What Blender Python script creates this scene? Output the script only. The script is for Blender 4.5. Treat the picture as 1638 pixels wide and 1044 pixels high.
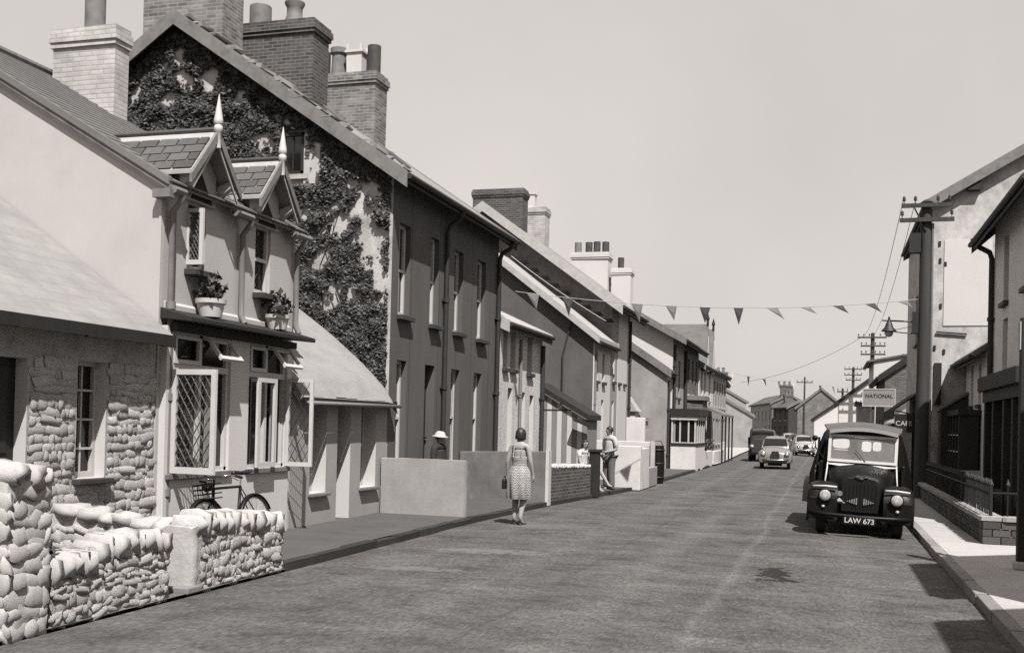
import bpy, bmesh, math, random
from mathutils import Vector, Matrix, noise as mnoise
random.seed(11)
PI = math.pi
scene = bpy.context.scene
for o in list(bpy.data.objects):
    bpy.data.objects.remove(o)

# ------------------------------------------------------------------ camera
YAW, PITCH, ROLL = math.radians(16.44), math.radians(0.7), math.radians(1.4)
fw = Vector((-math.sin(YAW) * math.cos(PITCH), math.cos(YAW) * math.cos(PITCH), math.sin(PITCH)))
rt = Vector((math.cos(YAW), math.sin(YAW), 0))
up = rt.cross(fw)
r2 = rt * math.cos(ROLL) + up * math.sin(ROLL)
u2 = -rt * math.sin(ROLL) + up * math.cos(ROLL)
cam_data = bpy.data.cameras.new('camera')
cam = bpy.data.objects.new('camera', cam_data)
scene.collection.objects.link(cam)
m = Matrix((r2, u2, -fw)).transposed().to_4x4()
m.translation = Vector((0, 0, 1.72))
cam.matrix_world = m
cam_data.sensor_width = 36.0
cam_data.lens = 36.0 * 1700.0 / 1638.0
cam_data.shift_y = (656.98 - 522.0) / 1638.0
cam_data.clip_start = 0.05
cam_data.clip_end = 3000
scene.camera = cam

# ------------------------------------------------------------------ sky, sun, exposure
SUN = Vector((0.36, -0.58, 1.0)).normalized()
elev = math.asin(SUN.z)
azim = math.atan2(SUN.x, SUN.y)
world = bpy.data.worlds.new('World')
scene.world = world
world.use_nodes = True
wn = world.node_tree
wn.nodes.clear()
sky = wn.nodes.new('ShaderNodeTexSky')
sky.sky_type = 'NISHITA'
sky.sun_disc = False
sky.sun_elevation = elev
sky.sun_rotation = azim
sky.dust_density = 3.0
sky.air_density = 1.0
bw = wn.nodes.new('ShaderNodeRGBToBW')          # a black-and-white film sees no blue
pw = wn.nodes.new('ShaderNodeMath'); pw.operation = 'POWER'; pw.inputs[1].default_value = 0.15
gain = wn.nodes.new('ShaderNodeMath'); gain.operation = 'MULTIPLY'; gain.inputs[1].default_value = 2.68
tint = wn.nodes.new('ShaderNodeMix'); tint.data_type = 'RGBA'; tint.blend_type = 'MULTIPLY'
tint.inputs[0].default_value = 1.0
tint.inputs[7].default_value = (1.065, 1.0, 0.952, 1)
bg = wn.nodes.new('ShaderNodeBackground'); bg.inputs[1].default_value = 0.12
wo = wn.nodes.new('ShaderNodeOutputWorld')
wn.links.new(sky.outputs[0], bw.inputs[0])
wn.links.new(bw.outputs[0], pw.inputs[0])
wn.links.new(pw.outputs[0], gain.inputs[0])
wtc = wn.nodes.new('ShaderNodeTexCoord')
wns = wn.nodes.new('ShaderNodeTexNoise'); wns.inputs['Scale'].default_value = 2.6; wns.inputs['Detail'].default_value = 5
wn.links.new(wtc.outputs['Generated'], wns.inputs['Vector'])
wmr = wn.nodes.new('ShaderNodeMapRange'); wmr.inputs[1].default_value = 0.3; wmr.inputs[2].default_value = 0.7; wmr.inputs[3].default_value = 0.92; wmr.inputs[4].default_value = 1.06
wn.links.new(wns.outputs['Fac'], wmr.inputs[0])
wml = wn.nodes.new('ShaderNodeMath'); wml.operation = 'MULTIPLY'      # thin even cloud
wn.links.new(gain.outputs[0], wml.inputs[0]); wn.links.new(wmr.outputs[0], wml.inputs[1])
wn.links.new(wml.outputs[0], tint.inputs[6])
wn.links.new(tint.outputs[2], bg.inputs[0])
wn.links.new(bg.outputs[0], wo.inputs[0])

sl = bpy.data.lights.new('sun', 'SUN')
sl.energy = 5.0
sl.angle = math.radians(0.53)
sl.color = (1.0, 0.975, 0.955)
sun = bpy.data.objects.new('sun', sl)
scene.collection.objects.link(sun)
sun.rotation_euler = SUN.to_track_quat('Z', 'Y').to_euler()
sun.location = (20, -40, 80)
scene.view_settings.view_transform = 'Standard'
scene.view_settings.look = 'None'
scene.view_settings.gamma = 1.0
scene.view_settings.exposure = 0.8
scene.view_settings.use_curve_mapping = False
scene.cycles.max_bounces = 6
scene.cycles.sample_clamp_indirect = 3.0
scene.cycles.caustics_reflective = False
scene.cycles.caustics_refractive = False
scene.cycles.use_denoising = False      # keep the grit of the road, the render and the slates

# ------------------------------------------------------------------ materials
def g(v):
    v = v * 0.66          # tones below are read off the print; this is the paint that gives them in full sun
    return (min(1, v * 1.035), v, v * 0.972, 1)

MATS = {}
def nodes_of(name):
    mt = bpy.data.materials.new(name)
    mt.use_nodes = True
    nt = mt.node_tree
    return mt, nt, nt.nodes['Principled BSDF']

def mathn(nt, op, a, b=None, clamp=False):
    n = nt.nodes.new('ShaderNodeMath'); n.operation = op; n.use_clamp = clamp
    for i, x in enumerate((a, b)):
        if x is None: continue
        if isinstance(x, (int, float)): n.inputs[i].default_value = x
        else: nt.links.new(x, n.inputs[i])
    return n.outputs[0]

def coords(nt, scale=(1, 1, 1), src='Object'):
    tc = nt.nodes.new('ShaderNodeTexCoord')
    mp = nt.nodes.new('ShaderNodeMapping')
    mp.inputs['Scale'].default_value = scale
    nt.links.new(tc.outputs[src], mp.inputs[0])
    return mp.outputs[0]

def noisen(nt, vec, scale, detail=5, rough=0.6):
    n = nt.nodes.new('ShaderNodeTexNoise')
    n.inputs['Scale'].default_value = scale
    n.inputs['Detail'].default_value = detail
    n.inputs['Roughness'].default_value = rough
    nt.links.new(vec, n.inputs['Vector'])
    return n.outputs['Fac']

def rampn(nt, fac, stops, interp='LINEAR'):
    r = nt.nodes.new('ShaderNodeValToRGB')
    r.color_ramp.interpolation = interp
    el = r.color_ramp.elements
    while len(el) < len(stops): el.new(0.5)
    for e, (p, v) in zip(el, stops):
        e.position = p
        e.color = g(v) if not isinstance(v, tuple) else v
    nt.links.new(fac, r.inputs[0])
    return r.outputs[0]

def mixn(nt, fac, a, b, mode='MIX'):
    n = nt.nodes.new('ShaderNodeMix'); n.data_type = 'RGBA'; n.blend_type = mode
    for i, x in ((0, fac), (6, a), (7, b)):
        if isinstance(x, (int, float)): n.inputs[i].default_value = x
        elif isinstance(x, tuple): n.inputs[i].default_value = x
        else: nt.links.new(x, n.inputs[i])
    return n.outputs[2]

def bumpn(nt, bs, height, strength, dist=0.02):
    b = nt.nodes.new('ShaderNodeBump')
    b.inputs['Strength'].default_value = strength
    b.inputs['Distance'].default_value = dist
    nt.links.new(height, b.inputs['Height'])
    nt.links.new(b.outputs[0], bs.inputs['Normal'])

def plain(name, v, rough=0.8, var=0.18, scale=2.5, stretch=(1, 1, 1), bump=0.0, bscale=45, bdist=0.01,
          metal=0.0, spec=0.3, fine=0.08, perobj=0.0):
    mt, nt, bs = nodes_of(name)
    vec = coords(nt, stretch)
    n1 = noisen(nt, vec, scale, 6, 0.62)
    col = rampn(nt, n1, [(0.28, v * (1 - var)), (0.5, v), (0.75, min(0.95, v * (1 + var * 0.7)))])
    n2 = noisen(nt, vec, bscale, 6, 0.75)
    f2 = mathn(nt, 'ADD', mathn(nt, 'MULTIPLY', n2, 2 * fine), 1 - fine)
    fr = nt.nodes.new('ShaderNodeCombineColor')
    for i in range(3): nt.links.new(f2, fr.inputs[i])
    col = mixn(nt, 1.0, col, fr.outputs[0], 'MULTIPLY')
    if perobj:
        oi = nt.nodes.new('ShaderNodeObjectInfo')
        f3 = mathn(nt, 'ADD', mathn(nt, 'MULTIPLY', oi.outputs['Random'], 2 * perobj), 1 - perobj)
        fr2 = nt.nodes.new('ShaderNodeCombineColor')
        for i in range(3): nt.links.new(f3, fr2.inputs[i])
        col = mixn(nt, 1.0, col, fr2.outputs[0], 'MULTIPLY')
    nt.links.new(col, bs.inputs['Base Color'])
    bs.inputs['Roughness'].default_value = rough
    bs.inputs['Metallic'].default_value = metal
    bs.inputs['Specular IOR Level'].default_value = spec
    if bump: bumpn(nt, bs, n2, bump, bdist)
    MATS[name] = mt
    return mt

def stained(name, v, dark, amount=0.5, scale=1.2, stretch=(1, 1, 0.35), bump=0.3, bscale=30, rough=0.85, specks=0.0, bdist=0.012):
    """weathered render: base tone with darker blotches of their own shape"""
    mt, nt, bs = nodes_of(name)
    vec = coords(nt, stretch)
    v2 = coords(nt)
    n1 = noisen(nt, vec, scale, 8, 0.68)
    col = rampn(nt, n1, [(0.5 - 0.25 * amount, dark), (0.5 + 0.12, v), (0.8, v * 1.08)])
    n2 = noisen(nt, v2, bscale, 4, 0.7)
    if specks:
        sp = rampn(nt, n2, [(0.30 + 0.1 * specks, (0.22, 0.22, 0.21, 1)), (0.42 + 0.1 * specks, (1, 1, 1, 1))])
        col = mixn(nt, 1.0, col, sp, 'MULTIPLY')
    nt.links.new(col, bs.inputs['Base Color'])
    bs.inputs['Roughness'].default_value = rough
    bs.inputs['Specular IOR Level'].default_value = 0.2
    bumpn(nt, bs, n2, bump, bdist)
    MATS[name] = mt
    return mt

def bricky(name, v, mortar, bw_=0.225, bh=0.075, var=0.35, bump=0.5, rough=0.9, msize=0.012, roof=False, stain=0.3):
    mt, nt, bs = nodes_of(name)
    tc = nt.nodes.new('ShaderNodeTexCoord')
    sp = nt.nodes.new('ShaderNodeSeparateXYZ')
    nt.links.new(tc.outputs['Object'], sp.inputs[0])
    cb = nt.nodes.new('ShaderNodeCombineXYZ')
    if roof:
        nt.links.new(sp.outputs['Y'], cb.inputs[0])
    else:
        nt.links.new(mathn(nt, 'ADD', sp.outputs['X'], sp.outputs['Y']), cb.inputs[0])
    nt.links.new(sp.outputs['Z'], cb.inputs[1])
    br = nt.nodes.new('ShaderNodeTexBrick')
    br.inputs['Scale'].default_value = 1.0
    br.inputs['Brick Width'].default_value = bw_
    br.inputs['Row Height'].default_value = bh
    br.inputs['Mortar Size'].default_value = msize
    br.inputs['Mortar Smooth'].default_value = 0.3
    br.inputs['Bias'].default_value = 0.0
    br.inputs['Color1'].default_value = g(v * (1 - var))
    br.inputs['Color2'].default_value = g(v * (1 + var))
    br.inputs['Mortar'].default_value = g(mortar)
    nt.links.new(cb.outputs[0], br.inputs['Vector'])
    n1 = noisen(nt, tc.outputs['Object'], 2.2, 6, 0.65)
    st = rampn(nt, n1, [(0.3, (1 - stain, 1 - stain, 1 - stain, 1)), (0.7, (1.0, 1.0, 1.0, 1))])
    col = mixn(nt, 1.0, br.outputs['Color'], st, 'MULTIPLY')
    nt.links.new(col, bs.inputs['Base Color'])
    bs.inputs['Roughness'].default_value = rough
    bs.inputs['Specular IOR Level'].default_value = 0.2
    n2 = noisen(nt, tc.outputs['Object'], 40, 3, 0.7)
    h = mathn(nt, 'ADD', mathn(nt, 'MULTIPLY', br.outputs['Fac'], -1.0), mathn(nt, 'MULTIPLY', n2, 0.5))
    bumpn(nt, bs, h, bump, 0.01)
    MATS[name] = mt
    return mt

plain('white_paint', 0.62, 0.55, 0.08, 3, bump=0.05)
plain('old_white', 0.52, 0.75, 0.15, 4, bump=0.1)
plain('black_paint', 0.010, 0.45, 0.2, 3, spec=0.25)
plain('dark_wood', 0.024, 0.7, 0.3, 6, (1, 1, 0.2), bump=0.2)
plain('pole_wood', 0.058, 0.85, 0.35, 5, (2, 2, 0.12), bump=0.4, bscale=60)
plain('iron', 0.018, 0.55, 0.3, 5, bump=0.1, spec=0.4)
plain('lead', 0.10, 0.6, 0.2, 5)
plain('pipe_grey', 0.21, 0.6, 0.2, 4)
plain('pipe_dark', 0.04, 0.6, 0.2, 4)
plain('glass', 0.012, 0.06, 0.05, 2, spec=0.6, fine=0)
plain('windscreen_glass', 0.17, 0.08, 0.35, 3.0, spec=0.7, fine=0.0)  # pale opaque tone stands in for sky reflected in the van windscreen
plain('curtain', 0.30, 0.9, 0.25, 6, (1, 8, 0.3))
plain('dark_inside', 0.012, 0.95, 0.1, 2)
plain('slate_piece', 0.10, 0.6, 0.25, 3, bump=0.15, perobj=0.30)
plain('slate_bed', 0.42, 0.9, 0.15, 5, bump=0.2)
plain('sill_slate', 0.055, 0.6, 0.2, 4)
plain('barge', 0.20, 0.75, 0.35, 5, (1, 1, 1), bump=0.15)
plain('barge_pale', 0.45, 0.75, 0.2, 5)
plain('render_cream', 0.51, 0.85, 0.09, 1.1, bump=0.12, bscale=90, bdist=0.004)
plain('render_white', 0.66, 0.85, 0.05, 1.2, bump=0.15, bscale=80, bdist=0.004)
plain('render_grey', 0.33, 0.85, 0.12, 1.5, bump=0.15, bscale=80, bdist=0.004)
plain('render_thatch', 0.36, 0.88, 0.10, 1.6, bump=0.2, bscale=60, bdist=0.005)
plain('render_dark', 0.112, 0.85, 0.16, 1.3, (1, 1, 0.4), bump=0.12, bscale=70, bdist=0.004)
plain('plaster_rough', 0.40, 0.9, 0.3, 4, bump=0.5, bscale=22, bdist=0.02)
plain('whitewash_stone', 0.62, 0.9, 0.32, 11, bump=0.8, bscale=15, bdist=0.035, perobj=0.14)
plain('whitewash_cope', 0.52, 0.9, 0.15, 6, bump=0.5, bscale=26, bdist=0.014, perobj=0.08)
plain('cottage_stone', 0.58, 0.9, 0.34, 11, bump=0.8, bscale=15, bdist=0.035, perobj=0.16)
plain('stone_bed', 0.56, 0.92, 0.3, 8, bump=1.0, bscale=24, bdist=0.06)
plain('render_bright', 0.84, 0.85, 0.08, 1.5, bump=0.1)
plain('reveal_white', 0.62, 0.85, 0.06, 2)
plain('pier_stone', 0.095, 0.9, 0.3, 7, bump=0.5, bscale=50, perobj=0.3)
plain('cope_stone', 0.34, 0.85, 0.2, 6, bump=0.3, perobj=0.15)
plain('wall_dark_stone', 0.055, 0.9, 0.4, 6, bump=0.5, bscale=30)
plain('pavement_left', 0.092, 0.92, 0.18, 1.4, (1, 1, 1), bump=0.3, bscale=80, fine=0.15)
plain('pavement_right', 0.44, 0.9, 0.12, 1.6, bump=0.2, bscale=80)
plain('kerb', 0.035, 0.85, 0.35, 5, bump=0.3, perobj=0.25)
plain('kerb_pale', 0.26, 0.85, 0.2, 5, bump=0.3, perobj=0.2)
plain('soil', 0.16, 0.95, 0.3, 2, bump=0.5, bscale=30)

plain('thatch_roof', 0.34, 0.92, 0.16, 2.2, (1.5, 0.8, 1.5), bump=0.5, bscale=26, bdist=0.03, fine=0.14)
plain('slate_roof', 0.17, 0.75, 0.30, 1.4, (1, 6, 1), bump=0.15, bscale=20)
plain('slate_pale', 0.42, 0.8, 0.2, 1.6, (1, 5, 1), bump=0.15)
plain('pot_white', 0.62, 0.7, 0.1, 5)
plain('pot_dark', 0.07, 0.8, 0.3, 6)
plain('pot_clay', 0.20, 0.8, 0.3, 6, bump=0.2)
plain('leaf', 0.046, 0.55, 0.45, 6, spec=0.4)
plain('leaf_mid', 0.06, 0.6, 0.4, 6, spec=0.3)
plain('stem', 0.05, 0.9, 0.3, 6)
plain('skin', 0.36, 0.55, 0.05, 8, spec=0.3, fine=0.02)
plain('hair', 0.022, 0.5, 0.3, 20, (4, 4, 1), spec=0.4)
plain('cloth_white', 0.52, 0.9, 0.1, 6)
plain('cloth_grey', 0.15, 0.9, 0.2, 6, (1, 1, 0.4))
plain('cloth_dark', 0.035, 0.9, 0.2, 6)
plain('leather', 0.02, 0.45, 0.2, 6)
plain('rubber', 0.018, 0.8, 0.2, 8)
plain('chrome', 0.65, 0.18, 0.05, 3, metal=1.0, fine=0)
plain('van_black', 0.009, 0.44, 0.15, 3, spec=0.16, fine=0.02)
plain('visor_grey', 0.34, 0.5, 0.1, 4)
plain('van_roof', 0.11, 0.5, 0.2, 4)
plain('van_side', 0.12, 0.4, 0.2, 3)
plain('trim_and_glare', 0.60, 0.4, 0.1, 4)
plain('lens', 0.40, 0.12, 0.12, 18, spec=0.7)
plain('car_grey', 0.22, 0.28, 0.06, 2, spec=0.6, fine=0.02)
plain('car_dark', 0.05, 0.3, 0.1, 2, spec=0.6, fine=0.02)
plain('car_pale', 0.35, 0.3, 0.1, 2, spec=0.6, fine=0.02)
plain('sign_dark', 0.02, 0.5, 0.2, 3)
plain('sign_grey', 0.26, 0.6, 0.1, 3)
plain('ink', 0.02, 0.7, 0.1, 3)
plain('porcelain', 0.55, 0.3, 0.05, 3)
plain('flag_dark', 0.055, 0.85, 0.2, 3)
plain('flag_mid', 0.16, 0.85, 0.2, 3)
plain('flag_pale', 0.55, 0.85, 0.1, 3)
plain('board_pale', 0.60, 0.75, 0.10, 5, (1, 1, 0.2), bump=0.1)
plain('board_grey', 0.24, 0.75, 0.12, 5, (1, 1, 0.2), bump=0.1)
plain('awning', 0.015, 0.85, 0.25, 3)
plain('cord', 0.10, 0.9, 0.1, 3)
plain('cord_pale', 0.45, 0.9, 0.1, 3)
stained('gable_ivy_wall', 0.62, 0.20, 0.9, 1.6, (1, 1, 0.8), bump=0.6, bscale=18, bdist=0.02)
stained('gable_mottled', 0.62, 0.30, 0.85, 2.6, (1, 1, 0.8), bump=0.3, bscale=25)
stained('gable_stone', 0.24, 0.13, 0.6, 1.8, (1, 1, 1), bump=0.5, bscale=20)
stained('gable_roughcast', 0.135, 0.09, 0.7, 1.0, (1, 1, 0.6), bump=0.4, bscale=40)
stained('gable_grey', 0.40, 0.24, 0.8, 1.0, (1, 1, 0.6), bump=0.3, bscale=35)
stained('pebbledash', 0.80, 0.62, 0.5, 2.0, (1, 1, 0.5), bump=0.8, bscale=26, specks=0.6)
stained('wall_grey_render', 0.23, 0.12, 0.7, 1.6, (1, 1, 0.7), bump=0.3, bscale=40)
stained('wall_white_plain', 0.40, 0.30, 0.8, 2.0, (1, 1, 0.7), bump=0.3, bscale=35)
stained('wall_white_low', 0.72, 0.62, 0.5, 2.0, (1, 1, 0.7), bump=0.3, bscale=35)
bricky('cement_roof', 0.34, 0.32, 0.33, 0.125, var=0.03, msize=0.012, roof=True, bump=0.3, stain=0.24)
bricky('brick_dark', 0.10, 0.20)
bricky('brick_mid', 0.14, 0.22)
bricky('brick_white', 0.62, 0.57, var=0.10, bump=0.6, stain=0.4)
bricky('brick_worn', 0.26, 0.38, var=0.4, stain=0.5)
bricky('slate_far', 0.15, 0.09, 0.35, 0.16, var=0.25, msize=0.012, roof=True, bump=0.4)
bricky('slate_far_pale', 0.33, 0.22, 0.35, 0.16, var=0.2, msize=0.012, roof=True, bump=0.4)

def make_clear_glass():
    mt, nt, bs = nodes_of('clear_glass')
    nt.nodes.remove(bs)
    tr = nt.nodes.new('ShaderNodeBsdfTransparent'); tr.inputs[0].default_value = (0.97, 0.97, 0.96, 1)
    gl = nt.nodes.new('ShaderNodeBsdfGlossy'); gl.inputs['Roughness'].default_value = 0.03
    mx = nt.nodes.new('ShaderNodeMixShader'); mx.inputs[0].default_value = 0.06
    nt.links.new(tr.outputs[0], mx.inputs[1]); nt.links.new(gl.outputs[0], mx.inputs[2])
    nt.links.new(mx.outputs[0], nt.nodes['Material Output'].inputs[0])
    MATS['clear_glass'] = mt
make_clear_glass()

def make_road_material():
    mt, nt, bs = nodes_of('road_surface')
    vec = coords(nt)
    vs = coords(nt, (0.8, 1.2, 1))
    n1 = noisen(nt, vs, 0.9, 8, 0.66)
    col = rampn(nt, n1, [(0.30, 0.062), (0.43, 0.096), (0.57, 0.122), (0.74, 0.170)])
    # darker transverse streaks of tar and pale worn patches
    vt = coords(nt, (1.0, 1.3, 1))
    n2 = noisen(nt, vt, 2.2, 7, 0.66)
    st = rampn(nt, n2, [(0.34, (0.62, 0.62, 0.62, 1)), (0.46, (0.95, 0.95, 0.95, 1)), (0.60, (1.05, 1.05, 1.05, 1)), (0.72, (1.30, 1.30, 1.30, 1))])
    col = mixn(nt, 1.0, col, st, 'MULTIPLY')
    # wheel tracks along the street: pale polished lines
    sp = nt.nodes.new('ShaderNodeSeparateXYZ'); nt.links.new(vec, sp.inputs[0])
    wob = mathn(nt, 'MULTIPLY', noisen(nt, coords(nt, (1, 0.25, 1)), 1.0, 3, 0.5), 0.5)
    xx = mathn(nt, 'ADD', sp.outputs['X'], wob)
    for cx, w, amt in ((-0.75, 0.09, 0.35), (-3.2, 0.34, 0.22), (-1.75, 0.32, 0.20), (-4.6, 0.30, 0.15), (0.55, 0.30, 0.18)):
        d = mathn(nt, 'ABSOLUTE', mathn(nt, 'SUBTRACT', xx, cx))
        k = mathn(nt, 'MULTIPLY', mathn(nt, 'SUBTRACT', 1.0, mathn(nt, 'DIVIDE', d, w), True), amt)
        col = mixn(nt, k, col, g(0.21))
    # central joint, darker on its left
    d = mathn(nt, 'ABSOLUTE', mathn(nt, 'SUBTRACT', xx, -2.45))
    k = mathn(nt, 'MULTIPLY', mathn(nt, 'SUBTRACT', 1.0, mathn(nt, 'DIVIDE', d, 0.06), True), 0.4)
    col = mixn(nt, k, col, g(0.055))
    # fine chippings
    n3 = noisen(nt, vec, 70, 3, 0.75)
    fr = rampn(nt, n3, [(0.3, (0.72, 0.72, 0.72, 1)), (0.7, (1.18, 1.18, 1.18, 1))])
    col = mixn(nt, 1.0, col, fr, 'MULTIPLY')
    n6 = noisen(nt, coords(nt, (1.0, 0.28, 1)), 34, 3, 0.75)      # chippings dragged along the wheel paths
    fr = rampn(nt, n6, [(0.32, (0.66, 0.66, 0.66, 1)), (0.5, (1, 1, 1, 1)), (0.70, (1.38, 1.38, 1.38, 1))])
    col = mixn(nt, 1.0, col, fr, 'MULTIPLY')
    n5 = noisen(nt, vec, 14, 4, 0.7)
    fr = rampn(nt, n5, [(0.3, (0.70, 0.70, 0.70, 1)), (0.7, (1.22, 1.22, 1.22, 1))])
    col = mixn(nt, 1.0, col, fr, 'MULTIPLY')
    # spilt oil and dust
    n4 = noisen(nt, coords(nt, (1.0, 0.8, 1)), 8.0, 5, 0.7)
    for (sx, sy, rx, ry, tone, amt, th) in ((-0.55, 13.0, 0.20, 0.75, 0.016, 0.97, 0.52), (-0.36, 12.5, 0.14, 0.12, 0.016, 0.95, 0.49),
                                  (-4.2, 13.6, 0.9, 0.28, 0.22, 0.55, 0.52), (-4.55, 11.6, 0.7, 0.16, 0.20, 0.5, 0.50),
                                  (-4.3, 17.4, 0.9, 0.5, 0.18, 0.45, 0.52)):
        dx = mathn(nt, 'DIVIDE', mathn(nt, 'SUBTRACT', sp.outputs['X'], sx), rx)
        dy = mathn(nt, 'DIVIDE', mathn(nt, 'SUBTRACT', sp.outputs['Y'], sy), ry)
        r = mathn(nt, 'SQRT', mathn(nt, 'ADD', mathn(nt, 'MULTIPLY', dx, dx), mathn(nt, 'MULTIPLY', dy, dy)))
        k = mathn(nt, 'SUBTRACT', mathn(nt, 'ADD', n4, mathn(nt, 'MULTIPLY', mathn(nt, 'SUBTRACT', 1.0, r), 0.22)), th)
        k = mathn(nt, 'MULTIPLY', mathn(nt, 'MULTIPLY', k, 30.0, True), mathn(nt, 'MULTIPLY', mathn(nt, 'SUBTRACT', 1.35, r), 3.0, True))
        col = mixn(nt, mathn(nt, 'MULTIPLY', k, amt), col, g(tone))
    nt.links.new(col, bs.inputs['Base Color'])
    bs.inputs['Roughness'].default_value = 0.9
    bs.inputs['Specular IOR Level'].default_value = 0.25
    bumpn(nt, bs, n3, 0.35, 0.012)
    MATS['road_surface'] = mt
make_road_material()

def make_zigzag():
    mt, nt, bs = nodes_of('zigzag_print')
    tc = nt.nodes.new('ShaderNodeTexCoord')
    sp = nt.nodes.new('ShaderNodeSeparateXYZ'); nt.links.new(tc.outputs['Object'], sp.inputs[0])
    a = mathn(nt, 'ARCTAN2', sp.outputs['X'], sp.outputs['Y'])
    tri = mathn(nt, 'PINGPONG', mathn(nt, 'MULTIPLY', a, 5.0), 0.5)
    v = mathn(nt, 'ADD', mathn(nt, 'MULTIPLY', sp.outputs['Z'], 24.0), mathn(nt, 'MULTIPLY', tri, 1.5))
    fr = mathn(nt, 'FRACT', v)
    n1 = noisen(nt, tc.outputs['Object'], 14, 4, 0.6)
    fr = mathn(nt, 'ADD', fr, mathn(nt, 'MULTIPLY', mathn(nt, 'SUBTRACT', n1, 0.5), 1.5))
    col = rampn(nt, fr, [(0.40, 0.52), (0.52, 0.09), (0.90, 0.08), (1.0, 0.50)])
    nt.links.new(col, bs.inputs['Base Color'])
    bs.inputs['Roughness'].default_value = 0.9
    MATS['zigzag_print'] = mt
make_zigzag()

# ------------------------------------------------------------------ mesh helpers
class MB:
    def __init__(self):
        self.v = []; self.f = []
    def add(self, verts, faces):
        n = len(self.v)
        self.v += [tuple(p) for p in verts]
        self.f += [tuple(i + n for i in fc) for fc in faces]
        return self
    def box(self, x0, y0, z0, x1, y1, z1):
        if x0 > x1: x0, x1 = x1, x0
        if y0 > y1: y0, y1 = y1, y0
        if z0 > z1: z0, z1 = z1, z0
        return self.add([(x0, y0, z0), (x1, y0, z0), (x1, y1, z0), (x0, y1, z0), (x0, y0, z1), (x1, y0, z1), (x1, y1, z1), (x0, y1, z1)],
                 [(3, 2, 1, 0), (4, 5, 6, 7), (0, 1, 5, 4), (1, 2, 6, 5), (2, 3, 7, 6), (3, 0, 4, 7)])
    def quad(self, a, b, c, d):
        return self.add([a, b, c, d], [(0, 1, 2, 3)])
    def prism(self, pts, axis, a0, a1):
        """polygon pts (2 coords) pushed along axis: x -> pts are (y,z), y -> (x,z), z -> (x,y)"""
        def p3(p, a):
            return (a, p[0], p[1]) if axis == 'x' else (p[0], a, p[1]) if axis == 'y' else (p[0], p[1], a)
        n = len(pts)
        vs = [p3(p, a0) for p in pts] + [p3(p, a1) for p in pts]
        fs = [tuple(range(n))[::-1], tuple(range(n, 2 * n))]
        fs += [(i, (i + 1) % n, n + (i + 1) % n, n + i) for i in range(n)]
        return self.add(vs, fs)
    def tube(self, p0, p1, r0, r1=None, n=8, caps=True):
        return self.path([p0, p1], [r0, r0 if r1 is None else r1], n, caps)
    def path(self, pts, rs, n=8, caps=True):
        pts = [Vector(p) for p in pts]
        if isinstance(rs, (int, float)): rs = [rs] * len(pts)
        rings = []
        d0 = (pts[1] - pts[0]).normalized()
        a = Vector((0, 0, 1)) if abs(d0.z) < 0.9 else Vector((1, 0, 0))
        u = d0.cross(a).normalized()
        for i, p in enumerate(pts):
            d = (pts[min(i + 1, len(pts) - 1)] - pts[max(i - 1, 0)]).normalized()
            u = (u - d * u.dot(d)).normalized()
            w = d.cross(u)
            rings.append([p + (u * math.cos(2 * PI * k / n) + w * math.sin(2 * PI * k / n)) * rs[i] for k in range(n)])
        return self.loft(rings, caps)
    def loft(self, rings, caps=True, closed=True):
        n = len(rings[0]); b = len(self.v)
        for r in rings: self.v += [tuple(p) for p in r]
        for i in range(len(rings) - 1):
            for k in range(n if closed else n - 1):
                k2 = (k + 1) % n
                self.f.append((b + i * n + k, b + i * n + k2, b + (i + 1) * n + k2, b + (i + 1) * n + k))
        if caps:
            self.f.append(tuple(b + k for k in range(n))[::-1])
            self.f.append(tuple(b + (len(rings) - 1) * n + k for k in range(n)))
        return self
    def lathe(self, prof, c=(0, 0, 0), n=16, axis='z', caps=True):
        rings = []
        for r, h in prof:
            rg = []
            for k in range(n):
                a = 2 * PI * k / n
                p = (r * math.cos(a), r * math.sin(a), h)
                if axis == 'y': p = (p[0], p[2], p[1])
                if axis == 'x': p = (p[2], p[0], p[1])
                rg.append((p[0] + c[0], p[1] + c[1], p[2] + c[2]))
            rings.append(rg)
        return self.loft(rings, caps)
    def torus(self, c, R, r, axis='x', n=28, k=8):
        b = len(self.v)
        for i in range(n):
            a = 2 * PI * i / n
            for j in range(k):
                t = 2 * PI * j / k
                q = R + r * math.cos(t)
                p = (r * math.sin(t), q * math.cos(a), q * math.sin(a)) if axis == 'x' else (q * math.cos(a), r * math.sin(t), q * math.sin(a))
                self.v.append((p[0] + c[0], p[1] + c[1], p[2] + c[2]))
        for i in range(n):
            for j in range(k):
                self.f.append((b + i * k + j, b + i * k + (j + 1) % k, b + ((i + 1) % n) * k + (j + 1) % k, b + ((i + 1) % n) * k + j))
        return self
    def build(self, name, mat, parent=None, smooth=False, bevel=0.0, seg=2, jitter=0.0, angle=None):
        me = bpy.data.meshes.new(name)
        me.from_pydata(self.v, [], self.f)
        bm = bmesh.new(); bm.from_mesh(me)
        if bevel:
            bmesh.ops.remove_doubles(bm, verts=bm.verts, dist=1e-5)
            bmesh.ops.bevel(bm, geom=[e for e in bm.edges if e.is_manifold and e.calc_face_angle(0) > 0.35], offset=bevel, segments=seg, affect='EDGES', profile=0.5, clamp_overlap=True)
        bmesh.ops.recalc_face_normals(bm, faces=bm.faces)
        if jitter:
            for q in bm.verts:
                q.co += Vector((random.uniform(-1, 1), random.uniform(-1, 1), random.uniform(-1, 1))) * jitter
        bm.to_mesh(me); bm.free()
        if smooth:
            for p in me.polygons: p.use_smooth = True
            if angle:
                me.set_sharp_from_angle(angle=angle)
        me.materials.append(MATS[mat] if isinstance(mat, str) else mat)
        return link(name, me, parent)

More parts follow.
